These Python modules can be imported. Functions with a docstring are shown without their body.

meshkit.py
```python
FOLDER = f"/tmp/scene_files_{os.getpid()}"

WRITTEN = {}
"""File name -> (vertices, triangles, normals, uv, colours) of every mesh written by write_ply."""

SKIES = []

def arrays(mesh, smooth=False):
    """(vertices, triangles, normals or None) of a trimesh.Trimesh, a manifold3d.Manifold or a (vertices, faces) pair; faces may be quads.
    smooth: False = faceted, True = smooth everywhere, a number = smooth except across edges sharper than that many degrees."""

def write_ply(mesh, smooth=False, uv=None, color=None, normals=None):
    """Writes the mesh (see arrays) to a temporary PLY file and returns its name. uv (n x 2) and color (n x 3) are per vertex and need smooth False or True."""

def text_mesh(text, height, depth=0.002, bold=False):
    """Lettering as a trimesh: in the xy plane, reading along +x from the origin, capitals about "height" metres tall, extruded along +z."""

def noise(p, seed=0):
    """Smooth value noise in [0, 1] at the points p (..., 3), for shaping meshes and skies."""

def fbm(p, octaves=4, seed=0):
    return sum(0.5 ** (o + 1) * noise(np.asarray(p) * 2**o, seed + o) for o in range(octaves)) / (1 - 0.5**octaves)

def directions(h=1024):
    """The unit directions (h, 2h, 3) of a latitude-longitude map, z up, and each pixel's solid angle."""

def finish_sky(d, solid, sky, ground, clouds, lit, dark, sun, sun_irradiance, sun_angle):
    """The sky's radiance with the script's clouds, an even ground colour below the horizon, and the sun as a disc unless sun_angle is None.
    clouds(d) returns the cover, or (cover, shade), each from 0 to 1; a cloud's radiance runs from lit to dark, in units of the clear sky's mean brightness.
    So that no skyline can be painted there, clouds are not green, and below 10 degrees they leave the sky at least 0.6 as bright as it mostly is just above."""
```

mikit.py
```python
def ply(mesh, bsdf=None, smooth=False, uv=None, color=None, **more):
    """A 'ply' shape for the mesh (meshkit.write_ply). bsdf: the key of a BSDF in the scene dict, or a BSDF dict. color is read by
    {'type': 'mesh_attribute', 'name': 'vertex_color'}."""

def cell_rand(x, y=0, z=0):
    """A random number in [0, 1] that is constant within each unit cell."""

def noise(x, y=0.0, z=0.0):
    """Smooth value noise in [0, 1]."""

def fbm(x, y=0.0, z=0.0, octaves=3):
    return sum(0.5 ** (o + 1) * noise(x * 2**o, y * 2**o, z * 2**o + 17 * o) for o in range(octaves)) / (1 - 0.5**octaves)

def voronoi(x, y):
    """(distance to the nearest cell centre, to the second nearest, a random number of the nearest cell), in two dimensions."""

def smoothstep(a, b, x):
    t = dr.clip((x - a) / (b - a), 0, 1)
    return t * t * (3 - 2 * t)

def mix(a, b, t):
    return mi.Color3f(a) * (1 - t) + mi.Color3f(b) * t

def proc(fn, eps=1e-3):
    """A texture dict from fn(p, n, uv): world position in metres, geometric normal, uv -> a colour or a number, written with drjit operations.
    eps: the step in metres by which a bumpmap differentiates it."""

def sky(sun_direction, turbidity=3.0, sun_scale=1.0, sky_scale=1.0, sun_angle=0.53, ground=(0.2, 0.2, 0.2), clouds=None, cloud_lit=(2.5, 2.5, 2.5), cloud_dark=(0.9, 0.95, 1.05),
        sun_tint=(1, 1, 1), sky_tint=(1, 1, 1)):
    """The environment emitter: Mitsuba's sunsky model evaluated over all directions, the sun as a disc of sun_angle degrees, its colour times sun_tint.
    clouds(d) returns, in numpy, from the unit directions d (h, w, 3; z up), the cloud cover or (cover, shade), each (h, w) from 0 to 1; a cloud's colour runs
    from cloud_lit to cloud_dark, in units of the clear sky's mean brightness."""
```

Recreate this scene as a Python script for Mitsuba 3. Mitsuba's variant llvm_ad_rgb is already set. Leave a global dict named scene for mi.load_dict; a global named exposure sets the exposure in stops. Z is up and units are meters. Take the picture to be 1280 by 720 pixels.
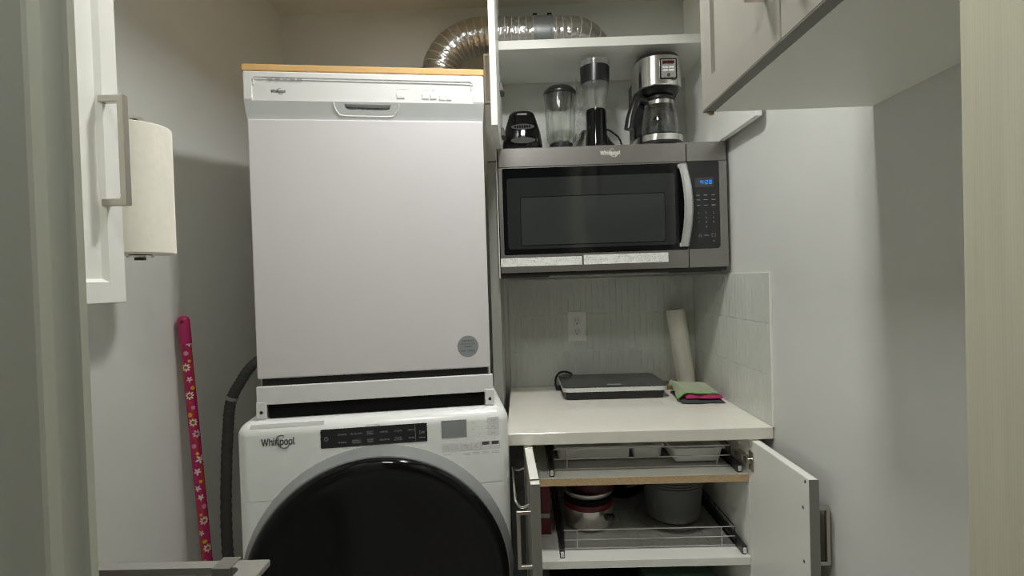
import math, random
import numpy as np, trimesh, manifold3d as m3, mitsuba as mi, drjit as dr
import mikit, meshkit
from mitsuba import ScalarTransform4f as T
from shapely.geometry import Polygon, box as sbox
random.seed(7); rng = np.random.default_rng(7)

scene, labels = {}, {}
# ------------------------------------------------------------------ camera
YAW, PITCH, ROLL = math.radians(0.8807), math.radians(-0.8856), math.radians(1.7779)
FW = np.array([-math.sin(YAW)*math.cos(PITCH), math.cos(YAW)*math.cos(PITCH), math.sin(PITCH)])
RT = np.array([math.cos(YAW), math.sin(YAW), 0.0]); UP = np.cross(RT, FW)
UPR = math.cos(ROLL)*UP + math.sin(ROLL)*RT
CAM = np.array([0, 0, 1.3529])
scene['camera'] = {'type': 'perspective', 'fov': 89.401, 'fov_axis': 'x', 'near_clip': 0.02, 'far_clip': 50.0,
                   'to_world': T().look_at(origin=CAM.tolist(), target=(CAM+FW).tolist(), up=UPR.tolist())}
exposure = 2.0
LAMP = (0.06, 1.03)          # recessed ceiling lamp, x and y
LAMP_POWER = 57.0
HALL_POWER = 9.6
HALL = (-0.20, 0.20)          # lamp on the ceiling just outside the doorway
CEIL = 2.46
LAX, LAY = 0.060, 0.062      # half size of the lamp's diffuser
SHB, SHH = 0.200, 0.100      # its side shields: distance from the middle, drop below the diffuser

# ------------------------------------------------------------------ materials
def rgb(*c): return {'type': 'rgb', 'value': list(map(float, c))}
def mat(name, color, rough=0.5, metallic=0.0, spec=0.5, **k):
    c = color if isinstance(color, dict) else rgb(*color)
    scene[name] = {'type': 'twosided', 'bsdf': {'type': 'principled', 'base_color': c, 'roughness': rough, 'metallic': metallic, 'specular': spec, **k}}
    return name
def bumped(name, color, fn, scale, rough=0.5, eps=1e-3, **k):
    c = color if isinstance(color, dict) else rgb(*color)
    scene[name] = {'type': 'twosided', 'bsdf': {'type': 'bumpmap', 'arbitrary': mikit.proc(fn, eps), 'scale': scale,
                   'bsdf': {'type': 'principled', 'base_color': c, 'roughness': rough, **k}}}
    return name
def wall_col(p, n, uv):
    return mikit.mix((0.64, 0.65, 0.625), (0.67, 0.68, 0.655), mikit.fbm(p.x*6, p.y*6, p.z*6))
mat('paint', mikit.proc(wall_col), 0.55, spec=0.3)
mat('ceiling_paint', (0.66, 0.63, 0.55), 0.7, spec=0.2)
mat('casing_paint', (0.70, 0.725, 0.665), 0.4)
mat('hall_paint', (0.16, 0.16, 0.15), 0.6)
def rib(p, n, uv):
    a = 0.5 + 0.5*dr.sin(p.y*2*math.pi/0.0026 + 2*mikit.noise(p.z*9, p.y*300))
    return mikit.mix((0.46, 0.45, 0.345), (0.54, 0.53, 0.41), 0.25*a + 0.75*mikit.fbm(p.y*160, p.z*5, 2.0))
mat('ribbed_cream', mikit.proc(rib), 0.6, spec=0.25)
def floor_col(p, n, uv):
    return mikit.mix((0.46, 0.45, 0.42), (0.52, 0.51, 0.48), mikit.fbm(p.x*60, p.y*4, 0.0))
mat('floor_wood', mikit.proc(floor_col), 0.45)
mat('white_enamel', (0.86, 0.88, 0.865), 0.22, clearcoat=0.3)
mat('dishwasher_white', (0.68, 0.655, 0.68), 0.32)
mat('plastic_white', (0.74, 0.745, 0.745), 0.35)
mat('grey_plastic', (0.36, 0.37, 0.37), 0.4)
mat('grey_band', (0.60, 0.625, 0.63), 0.45)
mat('ring_grey', (0.24, 0.25, 0.25), 0.35)
mat('basket_grey', (0.46, 0.465, 0.45), 0.5)
mat('band_silver', (0.72, 0.73, 0.72), 0.4, metallic=0.35)
mat('steel_soft', (0.62, 0.60, 0.55), 0.24, metallic=0.8)
mat('tray_white', (0.90, 0.91, 0.91), 0.35)
mat('screw_dark', (0.10, 0.095, 0.085), 0.4)
mat('gloss_black', (0.004, 0.004, 0.005), 0.06, spec=0.36)
mat('black_plastic', (0.012, 0.012, 0.013), 0.3)
mat('matt_black', (0.008, 0.008, 0.008), 0.8, spec=0.1)
mat('panel_black', (0.02, 0.02, 0.022), 0.3)
mat('panel_legend', (0.30, 0.30, 0.30), 0.5)
mat('print_grey', (0.32, 0.33, 0.33), 0.6)
mat('print_faint', (0.55, 0.56, 0.56), 0.6)
mat('print_dark', (0.07, 0.07, 0.075), 0.5)
mat('lcd_grey', (0.27, 0.285, 0.295), 0.25)
mat('dark_gap', (0.02, 0.02, 0.02), 0.8)
def steel_fn(p, n, uv):
    s = mikit.fbm(p.z*900, p.x*6, p.y*6)
    return mikit.mix((0.29, 0.283, 0.27), (0.35, 0.342, 0.328), s)
mat('steel_brushed', mikit.proc(steel_fn), 0.33, metallic=0.9)
mat('steel_bright', (0.78, 0.78, 0.76), 0.18, metallic=1.0)
mat('handle_bright', (0.74, 0.75, 0.75), 0.30, metallic=0.9)
mat('nickel', (0.52, 0.49, 0.44), 0.30, metallic=1.0)
mat('filler_dark', (0.06, 0.06, 0.056), 0.5)
mat('strap_grey', (0.19, 0.185, 0.165), 0.4)
mat('chrome', (0.80, 0.80, 0.80), 0.08, metallic=1.0)
def foil_fn(p, n, uv):
    return mikit.mix((0.56, 0.56, 0.555), (0.68, 0.68, 0.67), mikit.fbm(p.x*70, p.y*70, p.z*70))
def foil_bump(p, n, uv): return mikit.fbm(p.x*75, p.y*75, p.z*75, octaves=3)
bumped('foil', mikit.proc(foil_fn), foil_bump, 0.0018, rough=0.25, metallic=1.0)
mat('foil_wire', (0.85, 0.82, 0.78), 0.4, metallic=0.4)
mat('collar_metal', (0.30, 0.315, 0.32), 0.45, metallic=0.7)
def cab_fn(p, n, uv): return mikit.mix((0.74, 0.75, 0.72), (0.77, 0.78, 0.75), mikit.fbm(p.x*20, p.y*20, p.z*20))
mat('cabinet_white', mikit.proc(cab_fn), 0.4)
mat('melamine', (0.80, 0.805, 0.765), 0.4)
mat('cabinet_taupe', (0.275, 0.264, 0.23), 0.42)
mat('door_edge_grey', (0.20, 0.20, 0.18), 0.5)
mat('panel_taupe', (0.50, 0.49, 0.45), 0.35)
def gloss_fn(p, n, uv): return mikit.mix((0.30, 0.305, 0.28), (0.34, 0.345, 0.32), mikit.fbm(p.x*30, p.y*30, p.z*3))
mat('panel_gloss', mikit.proc(gloss_fn), 0.25)
def chip_fn(p, n, uv):
    a = mikit.fbm(p.x*170, p.y*170, p.z*170); b = mikit.noise(p.x*420, p.y*420, p.z*420)
    return mikit.mix((0.36, 0.24, 0.12), (0.62, 0.46, 0.28), 0.5*a + 0.5*b)
mat('chipboard', mikit.proc(chip_fn), 0.8)
def butcher_fn(p, n, uv):
    strip = mikit.cell_rand(dr.floor(p.y/0.034), dr.floor(p.x/0.21 + 7*mikit.cell_rand(dr.floor(p.y/0.034))))
    g = mikit.fbm(p.x*9, p.y*160, p.z*160)
    return mikit.mix((0.56, 0.33, 0.12), (0.74, 0.49, 0.21), 0.55*g + 0.45*strip)
mat('butcher_wood', mikit.proc(butcher_fn), 0.4)
def stone_fn(p, n, uv):
    s = mikit.noise(p.x*500, p.y*500, p.z*500)
    return mikit.mix((0.76, 0.735, 0.66), (0.83, 0.805, 0.73), s)
mat('quartz', mikit.proc(stone_fn), 0.16, spec=0.5)
mat('quartz_grey', (0.29, 0.285, 0.26), 0.35)
for i, c in enumerate([(0.60, 0.62, 0.58), (0.607, 0.627, 0.587), (0.594, 0.614, 0.574)]):
    mat(f'tile_glaze_{i}', c, 0.28, spec=0.4)
mat('grout', (0.74, 0.75, 0.71), 0.8)
def paper_fn(p, n, uv): return mikit.mix((0.80, 0.775, 0.69), (0.86, 0.835, 0.75), mikit.fbm(p.x*90, p.y*90, p.z*90))
def paper_bump(p, n, uv):
    a = dr.abs(dr.sin((p.z + dr.atan2(p.x+0.813, p.y-1.1)*0.065)*190)); b = dr.abs(dr.sin((p.z - dr.atan2(p.x+0.813, p.y-1.1)*0.065)*190))
    return a*b + 0.4*mikit.noise(p.x*120, p.y*120, p.z*120)
bumped('paper', mikit.proc(paper_fn), paper_bump, 0.0004, rough=0.9, specular=0.1)
mat('cardboard', (0.42, 0.33, 0.22), 0.9)
def green_fn(p, n, uv): return mikit.mix((0.31, 0.36, 0.24), (0.40, 0.45, 0.32), mikit.fbm(p.x*220, p.y*220, p.z*220))
mat('cloth_green', mikit.proc(green_fn), 0.95, spec=0.1)
mat('cloth_hem_green', (0.12, 0.42, 0.06), 0.9, spec=0.1)
mat('cloth_pink', (0.45, 0.045, 0.16), 0.95, spec=0.1)
mat('cloth_grey', (0.07, 0.072, 0.075), 0.95, spec=0.1)
mat('board_wood', (0.22, 0.12, 0.05), 0.5)
mat('dark_plate', (0.05, 0.052, 0.05), 0.6, spec=0.2)
mat('hob_top', (0.035, 0.036, 0.038), 0.22)
mat('magenta_plastic', (0.42, 0.018, 0.12), 0.35)
scene['stick_print'] = {'type': 'twosided', 'bsdf': {'type': 'principled', 'base_color': {'type': 'mesh_attribute', 'name': 'vertex_color'}, 'roughness': 0.4}}
mat('hose_grey', (0.055, 0.055, 0.053), 0.6)
mat('hose_band', (0.30, 0.30, 0.29), 0.5)
mat('ivory_plastic', (0.80, 0.80, 0.76), 0.35)
mat('pot_grey', (0.11, 0.115, 0.115), 0.45)
mat('dark_red', (0.12, 0.007, 0.010), 0.35)
mat('maroon', (0.035, 0.004, 0.005), 0.4)
mat('red_print', (0.11, 0.008, 0.012), 0.5)
mat('green_dark', (0.03, 0.07, 0.045), 0.5)
mat('dark_display', (0.06, 0.015, 0.015), 0.15)
scene['clear_glass'] = {'type': 'blendbsdf', 'weight': 0.012, 'a': {'type': 'thindielectric', 'int_ior': 1.5, 'specular_transmittance': rgb(0.975, 0.992, 0.975)}, 'b': {'type': 'twosided', 'bsdf': {'type': 'roughplastic', 'diffuse_reflectance': rgb(0.8, 0.84, 0.8), 'alpha': 0.08}}}
scene['carafe_glass'] = {'type': 'thindielectric', 'int_ior': 1.5, 'specular_transmittance': rgb(0.90, 0.91, 0.90)}
scene['clear_plastic'] = {'type': 'blendbsdf', 'weight': 0.10, 'a': {'type': 'thindielectric', 'int_ior': 1.6}, 'b': {'type': 'twosided', 'bsdf': {'type': 'roughplastic', 'diffuse_reflectance': rgb(0.75, 0.76, 0.74), 'alpha': 0.1}}}
scene['oven_glass'] = {'type': 'twosided', 'bsdf': {'type': 'principled', 'base_color': rgb(0.004, 0.0045, 0.005), 'roughness': 0.05, 'specular': 0.28}}
scene['oven_glass_grey'] = {'type': 'twosided', 'bsdf': {'type': 'principled', 'base_color': rgb(0.022, 0.0245, 0.0245), 'roughness': 0.07, 'specular': 0.55}}

scene['oven_inner'] = {'type': 'twosided', 'bsdf': {'type': 'principled', 'base_color': rgb(0.034, 0.038, 0.037), 'roughness': 0.09, 'specular': 0.5}}

# ------------------------------------------------------------------ helpers
def tm(v, f): return trimesh.Trimesh(np.asarray(v, float), np.asarray(f, int), process=False)
def cat(*ms): return trimesh.util.concatenate([m for m in ms])
def cbox(x0, x1, y0, y1, z0, z1, b=0.0015):
    """box with chamfered edges"""
    b = min(b, (x1-x0)*0.4, (y1-y0)*0.4, (z1-z0)*0.4)
    if b <= 0:
        m = trimesh.creation.box((x1-x0, y1-y0, z1-z0)); m.apply_translation(((x0+x1)/2, (y0+y1)/2, (z0+z1)/2)); return m
    pts = []
    for x, sx in ((x0, 1), (x1, -1)):
        for y, sy in ((y0, 1), (y1, -1)):
            for z, sz in ((z0, 1), (z1, -1)):
                pts += [(x, y+sy*b, z+sz*b), (x+sx*b, y, z+sz*b), (x+sx*b, y+sy*b, z)]
    return trimesh.convex.convex_hull(np.array(pts))
def hull_man(meshpts): return m3.Manifold.hull_points(np.asarray(meshpts, np.float64))
def man(mesh): return m3.Manifold(m3.Mesh(np.asarray(mesh.vertices, np.float32), np.asarray(mesh.faces, np.uint32)))
def unman(m):
    q = m.to_mesh(); return trimesh.Trimesh(np.array(q.vert_properties[:, :3]), np.array(q.tri_verts), process=False)
def rbox(x0, x1, y0, y1, z0, z1, r, seg=16):
    s = m3.Manifold.sphere(r, seg)
    return unman(m3.Manifold.batch_hull([s.translate((x, y, z)) for x in (x0+r, x1-r) for y in (y0+r, y1-r) for z in (z0+r, z1-r)]))
def rrect(w, h, r, n=6):
    r = min(r, w/2-1e-6, h/2-1e-6); out = []
    for cx, cy, a in ((w/2-r, h/2-r, 0), (-w/2+r, h/2-r, 90), (-w/2+r, -h/2+r, 180), (w/2-r, -h/2+r, 270)):
        for k in range(n+1):
            t = math.radians(a + 90*k/n); out.append((cx + r*math.cos(t), cy + r*math.sin(t)))
    return out
def prism(poly, d):
    """polygon (in x, z) extruded along y from 0 to d"""
    p = poly if isinstance(poly, Polygon) else Polygon(poly)
    m = trimesh.creation.extrude_polygon(p, d, engine='earcut')
    v = np.array(m.vertices); return trimesh.Trimesh(np.c_[v[:, 0], d - v[:, 2], v[:, 1]], m.faces, process=False)
def lathe(profile, n=40, arc=None):
    """profile of (r, z) revolved about z"""
    P = np.array(profile, float); k = len(P); V = []; F = []
    for i in range(n):
        a = 2*math.pi*i/n
        V += [(r*math.cos(a), r*math.sin(a), z) for r, z in P]
    for i in range(n):
        j = (i+1) % n
        for q in range(k-1):
            a, b, c, d = i*k+q, j*k+q, j*k+q+1, i*k+q+1
            if P[q, 0] > 1e-9: F.append((a, b, c))
            if P[q+1, 0] > 1e-9: F.append((a, c, d))
    m = trimesh.Trimesh(np.array(V), np.array(F), process=False); m.merge_vertices(); return m
def spline(pts, n=8):
    P = np.array(pts, float); P = np.vstack([2*P[0]-P[1], P, 2*P[-1]-P[-2]]); out = []
    for i in range(1, len(P)-2):
        for t in np.linspace(0, 1, n, endpoint=False):
            a, b, c, d = P[i-1], P[i], P[i+1], P[i+2]
            out.append(0.5*((2*b) + (c-a)*t + (2*a-5*b+4*c-d)*t*t + (3*b-a-3*c+d)*t**3))
    out.append(P[-2]); return np.array(out)
def frames(path):
    P = np.array(path, float); t = np.gradient(P, axis=0); t /= np.linalg.norm(t, axis=1, keepdims=True)
    u = np.cross(t[0], [0.31, 0.2, 0.93]); u /= np.linalg.norm(u); U = [u]
    for i in range(1, len(P)):
        u = U[-1] - t[i]*np.dot(U[-1], t[i]); U.append(u/np.linalg.norm(u))
    U = np.array(U); return P, t, U, np.cross(t, U)
def tube(path, r, n=12, closed=False, cap=True):
    if closed:
        P = np.array(path, float); t = np.roll(P, -1, 0) - np.roll(P, 1, 0); t /= np.linalg.norm(t, axis=1, keepdims=True)
        nrm = np.cross(P[1]-P[0], P[len(P)//3]-P[0]); nrm /= np.linalg.norm(nrm)
        U = np.tile(nrm, (len(P), 1)); W = np.cross(t, U)
    else: P, t, U, W = frames(path)
    R = np.broadcast_to(np.asarray(r, float), (len(P),)); k = len(P)
    a = np.arange(n)*2*math.pi/n
    V = (P[:, None] + R[:, None, None]*(np.cos(a)[None, :, None]*U[:, None] + np.sin(a)[None, :, None]*W[:, None])).reshape(-1, 3)
    F = []
    for i in range(k if closed else k-1):
        for j in range(n):
            a0, b0 = i*n+j, i*n+(j+1) % n; a1, b1 = ((i+1) % k)*n+j, ((i+1) % k)*n+(j+1) % n
            F += [(a0, b0, b1), (a0, b1, a1)]
    if cap and not closed:
        V = np.vstack([V, P[0], P[-1]])
        for j in range(n):
            F += [(len(V)-2, (j+1) % n, j), (len(V)-1, (k-1)*n+j, (k-1)*n+(j+1) % n)]
    return trimesh.Trimesh(V, np.array(F), process=False)
def rod(a, b, r, n=10): return tube([a, b], r, n)
def sqbar(path, w):
    return cat(*[unman(m3.Manifold.batch_hull([man(cbox(p[0]-w/2, p[0]+w/2, p[1]-w/2, p[1]+w/2, p[2]-w/2, p[2]+w/2, w*0.12)) for p in (a, b)])) for a, b in zip(path[:-1], path[1:])])
def mv(m, x=0, y=0, z=0):
    m = m.copy(); m.apply_translation((x, y, z)); return m
def rz(m, a):
    m = m.copy(); m.apply_transform(trimesh.transformations.rotation_matrix(a, (0, 0, 1))); return m
def rot(m, a, ax, pt=(0, 0, 0)):
    m = m.copy(); m.apply_transform(trimesh.transformations.rotation_matrix(a, ax, pt)); return m
def wtext(s, h, depth=0.0006, bold=False, center=False, width=None):
    """lettering facing -y: x right, z up, front at y = -depth"""
    m = meshkit.text_mesh(s, h, depth, bold); v = np.array(m.vertices)
    if width: v[:, 0] *= width/np.ptp(v[:, 0])
    if center: v[:, 0] -= (v[:, 0].min()+v[:, 0].max())/2
    return trimesh.Trimesh(np.c_[v[:, 0], -v[:, 2], v[:, 1]], m.faces, process=False)
def swoosh(w, h, r=0.0005, tilt=0.3):
    pts = [(w*math.cos(t)*math.cos(tilt) - h*math.sin(t)*math.sin(tilt), 0, w*math.cos(t)*math.sin(tilt) + h*math.sin(t)*math.cos(tilt)) for t in np.linspace(0.5, 5.9, 40)]
    return tube(pts, r, 6)
def logo(w, h, depth=0.001):
    t = wtext('Whirlpool', h, depth, True, True, w)
    return cat(t, mv(swoosh(w*0.17, h*1.05, h*0.06, 0.65), w*0.14, -depth, h*0.45))

used = {}
def key_for(k):
    if k not in used: used[k] = 0; return k
    used[k] += 1; return f'{k}_{used[k]:03d}'
XF = np.eye(4)
def put(key, mesh, material, smooth=False, label=None, cat_=None, group=None, kind=None, xf=None, **kw):
    k = key_for(key)
    m = mesh.copy(); m.apply_transform(XF if xf is None else xf)
    scene[k] = mikit.ply(m, material, smooth=smooth, **kw)
    info(k, label, cat_, group, kind); return k
def info(k, label=None, cat_=None, group=None, kind=None):
    d = {a: b for a, b in (('label', label), ('category', cat_), ('group', group), ('kind', kind)) if b}
    if d: labels.setdefault(k, {}).update(d)
def thing(name, label, cat_, group=None):
    k = key_for(name); info(k, label, cat_, group); return k
def struct(name, mesh, material, label=None, **k): return put(name, mesh, material, kind='structure', label=label, **k)

# ------------------------------------------------------------------ the room
XL, XR, YB, YF = -0.94, 0.708, 2.112, 0.455
struct('floor', cbox(-1.3, 0.9, -1.3, 2.2, -0.05, 0.0, 0), 'floor_wood', 'pale floor of the laundry kitchen nook')
lx, ly = LAMP
struct('ceiling', cbox(-1.3, 0.9, -1.3, 2.2, CEIL, CEIL+0.12, 0), 'ceiling_paint', 'plain tan-white ceiling above the appliances')
struct('wall_left', cbox(XL-0.08, XL, YF, 2.2, 0, CEIL, 0), 'paint', 'grey-white wall on the left behind the broom stick')
struct('wall_right', cbox(XR, XR+0.08, YF, 2.2, 0, CEIL, 0), 'paint', 'grey-white wall on the right beside the open cabinet door')
struct('wall_back', cbox(XL, XR, YB, YB+0.08, 0, CEIL, 0), 'paint', 'grey-white back wall behind the duct and microwave')
# the doorway that the camera looks through
front = [cbox(-1.25, -0.425, YF-0.10, YF, 0, CEIL, 0)]
struct('wall_front', cat(*front), 'casing_paint', 'grey-green wall around the doorway in the foreground')
struct('wall_hall', cat(cbox(0.386, XR+0.08, -1.25, YF, 0, CEIL, 0)), 'ribbed_cream', 'cream ribbed wall end at the right edge of the picture')
struct('wall_hall_left', cat(cbox(-1.30, -1.25, -1.25, YF-0.1, 0, CEIL, 0)), 'hall_paint', 'hallway wall behind the viewer on the left')
struct('wall_hall_back', cat(cbox(-1.3, 0.9, -1.30, -1.25, 0, CEIL, 0)), 'hall_paint', 'hallway wall behind the viewer')
# left door casing: a moulded profile seen face on, extruded upwards
prof = [(-0.56, YF), (-0.393, YF), (-0.3915, YF-0.004), (-0.3915, YF-0.105), (-0.3945, YF-0.1085), (-0.3995, YF-0.1085), (-0.4015, YF-0.105), (-0.4225, YF-0.1055),
        (-0.4245, YF-0.1135), (-0.4285, YF-0.1145), (-0.470, YF-0.1145), (-0.476, YF-0.119), (-0.56, YF-0.121)]
scale_c = (YF-0.11)/YF
prof = [(x if x < -0.5 else x*1.0, y) for x, y in prof]
casing = trimesh.creation.extrude_polygon(Polygon(prof), CEIL-0.001, engine='earcut')
# the casing's front stands 11 cm nearer than the wall's far face: keep the outline the doorway has
cv = np.array(casing.vertices); cv[:, 0] = np.where(cv[:, 1] < YF-0.05, cv[:, 0]*scale_c, cv[:, 0]); casing = trimesh.Trimesh(cv, casing.faces, process=False)
struct('trim_1', casing, 'casing_paint', 'moulded grey-green door casing at the left edge of the picture')

# backsplash of upright stick tiles
TW_B, TH = 0.0241, 0.1475
def tile_mesh(w, h, d=0.006):
    m = cbox(0, w, -d, 0, 0, h, 0.0007)
    return m
rows = [(0.9145, 1.0585), (1.0585, 1.206), (1.206, 1.353)]
nb = 31; wb = (0.7025+0.0495)/nb
tm_b = {}
for (z0, z1) in rows:
    plys = [mikit.ply(tile_mesh(wb-0.0014, z1-z0-0.0022), f'tile_glaze_{q}') for q in range(3)]
    for i in range(nb):
        k = key_for('wall_back__tile'); scene[k] = {**plys[rng.integers(3)], 'to_world': T().translate([-0.0495+i*wb+0.0007, YB-0.0005, z0+0.0011])}
struct('wall_back__grout', cbox(-0.0495, 0.7025, YB-0.004, YB-0.0005, 0.9145, 1.353, 0), 'grout')
nr = 26; y0r, y1r = 1.468, 2.1055; wr = (y1r-y0r)/nr
for (z0, z1) in rows:
    plys = [mikit.ply(rz(tile_mesh(wr-0.0014, z1-z0-0.0022), math.pi/2*-1), f'tile_glaze_{q}') for q in range(3)]
    for i in range(nr):
        k = key_for('wall_right__tile'); scene[k] = {**plys[rng.integers(3)], 'to_world': T().translate([XR-0.0005, y1r-i*wr-0.0007, z0+0.0011])}
struct('wall_right__grout', cbox(XR-0.004, XR-0.0005, y0r, y1r, 0.9145, 1.353, 0), 'grout')
struct('wall_right__tile_trim', cbox(XR-0.0072, XR-0.0002, y0r-0.004, y0r, 0.9145, 1.3545, 0.001), 'ivory_plastic')

# recessed lamp
def emitter(x, y, z, a, b):
    return tm([(x-a, y-b, z), (x-a, y+b, z), (x+a, y+b, z), (x+a, y-b, z)], [(0, 1, 2), (0, 2, 3)])
k = thing('ceiling_light', 'shielded ceiling lamp over the middle of the nook', 'lamp')
put(k+'__housing', cbox(lx-SHB, lx+SHB, ly-0.10, ly+0.10, CEIL-0.022, CEIL-0.0002, 0.001), 'plastic_white')
for q in (-1, 1): put(k+'__shield', cbox(lx+q*SHB-0.003, lx+q*SHB+0.003, ly-0.28, ly+0.28, CEIL-0.024-SHH, CEIL-0.0002, 0.001), 'matt_black')
put(k+'__diffuser', emitter(lx, ly, CEIL-0.0235, LAX, LAY), 'plastic_white'); scene[k+'__diffuser']['emitter'] = {'type': 'area', 'radiance': rgb(LAMP_POWER, LAMP_POWER*0.995, LAMP_POWER*0.955)}
k = thing('ceiling_light', 'square ceiling lamp just outside the doorway', 'lamp')
put(k+'__housing', cbox(HALL[0]-0.14, HALL[0]+0.14, HALL[1]-0.14, HALL[1]+0.14, CEIL-0.03, CEIL-0.0002, 0.001), 'plastic_white')
put(k+'__diffuser', emitter(HALL[0], HALL[1], CEIL-0.0315, 0.13, 0.13), 'plastic_white'); scene[k+'__diffuser']['emitter'] = {'type': 'area', 'radiance': rgb(HALL_POWER, HALL_POWER*0.995, HALL_POWER*0.945)}

# ------------------------------------------------------------------ washing machine (local: u right, v back, z up)
def frame(x, y, deg):
    M = trimesh.transformations.rotation_matrix(math.radians(deg), (0, 0, 1)); M[:2, 3] = x, y; return M
XF = frame(-0.717, 1.26, 8.74)
wm = thing('washing_machine', 'white front-loading washing machine with a large black glass door under the dishwasher', 'washing machine')
WW, CU, CZ, RG = 0.686, 0.345, 0.600, 0.325
body = man(rbox(0, WW, 0.0, 0.60, 0.02, 1.016, 0.034, 24))
hole = man(prism([(CU+0.300*math.cos(t), CZ+0.300*math.sin(t)) for t in np.linspace(0, 2*math.pi, 97)[:-1]], 0.1)).translate((0, -0.06, 0))
seam = man(cbox(-0.01, WW+0.01, -0.01, 0.004, 0.8195, 0.8225, 0))
mat('drawer_grey', (0.50, 0.51, 0.50), 0.5)
put(wm+'__body', unman(body - hole - seam), 'white_enamel', 35)
th = np.radians(np.linspace(34, 54, 8)); arcp = [(0.034-0.0345*math.cos(t), 0.982+0.0345*math.sin(t)) for t in th]
Vg = [(u, v, z) for v, z in arcp for u in (0.036, 0.213)]; Vg += [(u, v+0.003, z-0.003) for v, z in arcp for u in (0.036, 0.213)]
Fg = [(2*q, 2*q+1, 2*q+3) for q in range(7)] + [(2*q, 2*q+3, 2*q+2) for q in range(7)] + [(16+2*q, 16+2*q+3, 16+2*q+1) for q in range(7)] + [(16+2*q, 16+2*q+2, 16+2*q+3) for q in range(7)]
put(wm+'__drawer_grip', tm(Vg, Fg), 'drawer_grey')
lg = rot(logo(0.079, 0.017, 0.0012), 0, (1, 0, 0)); put(wm+'__logo', mv(lg, 0.1035, 0.0, 0.9595), 'print_dark', label='dark grey Whirlpool lettering with a ring')
cp = put(wm+'__control_panel', prism([(0.338+x, 0.9665+z) for x, z in rrect(0.265, 0.0475, 0.003)], 0.0015), 'panel_black', xf=XF @ trimesh.transformations.translation_matrix((0, -0.0015, 0)), label='long black touch panel with grey wording')
leg = []
r1 = ['REGULAR', 'DELICATES', 'BULKY|ITEMS', 'WHITES', 'COLORS', 'TOWELS']; r2 = ['NORMAL', 'WRINKLE|CONTROL', 'QUICK|WASH', 'SANITIZE', 'CLEAN|WASHER', 'RINSE']
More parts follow.
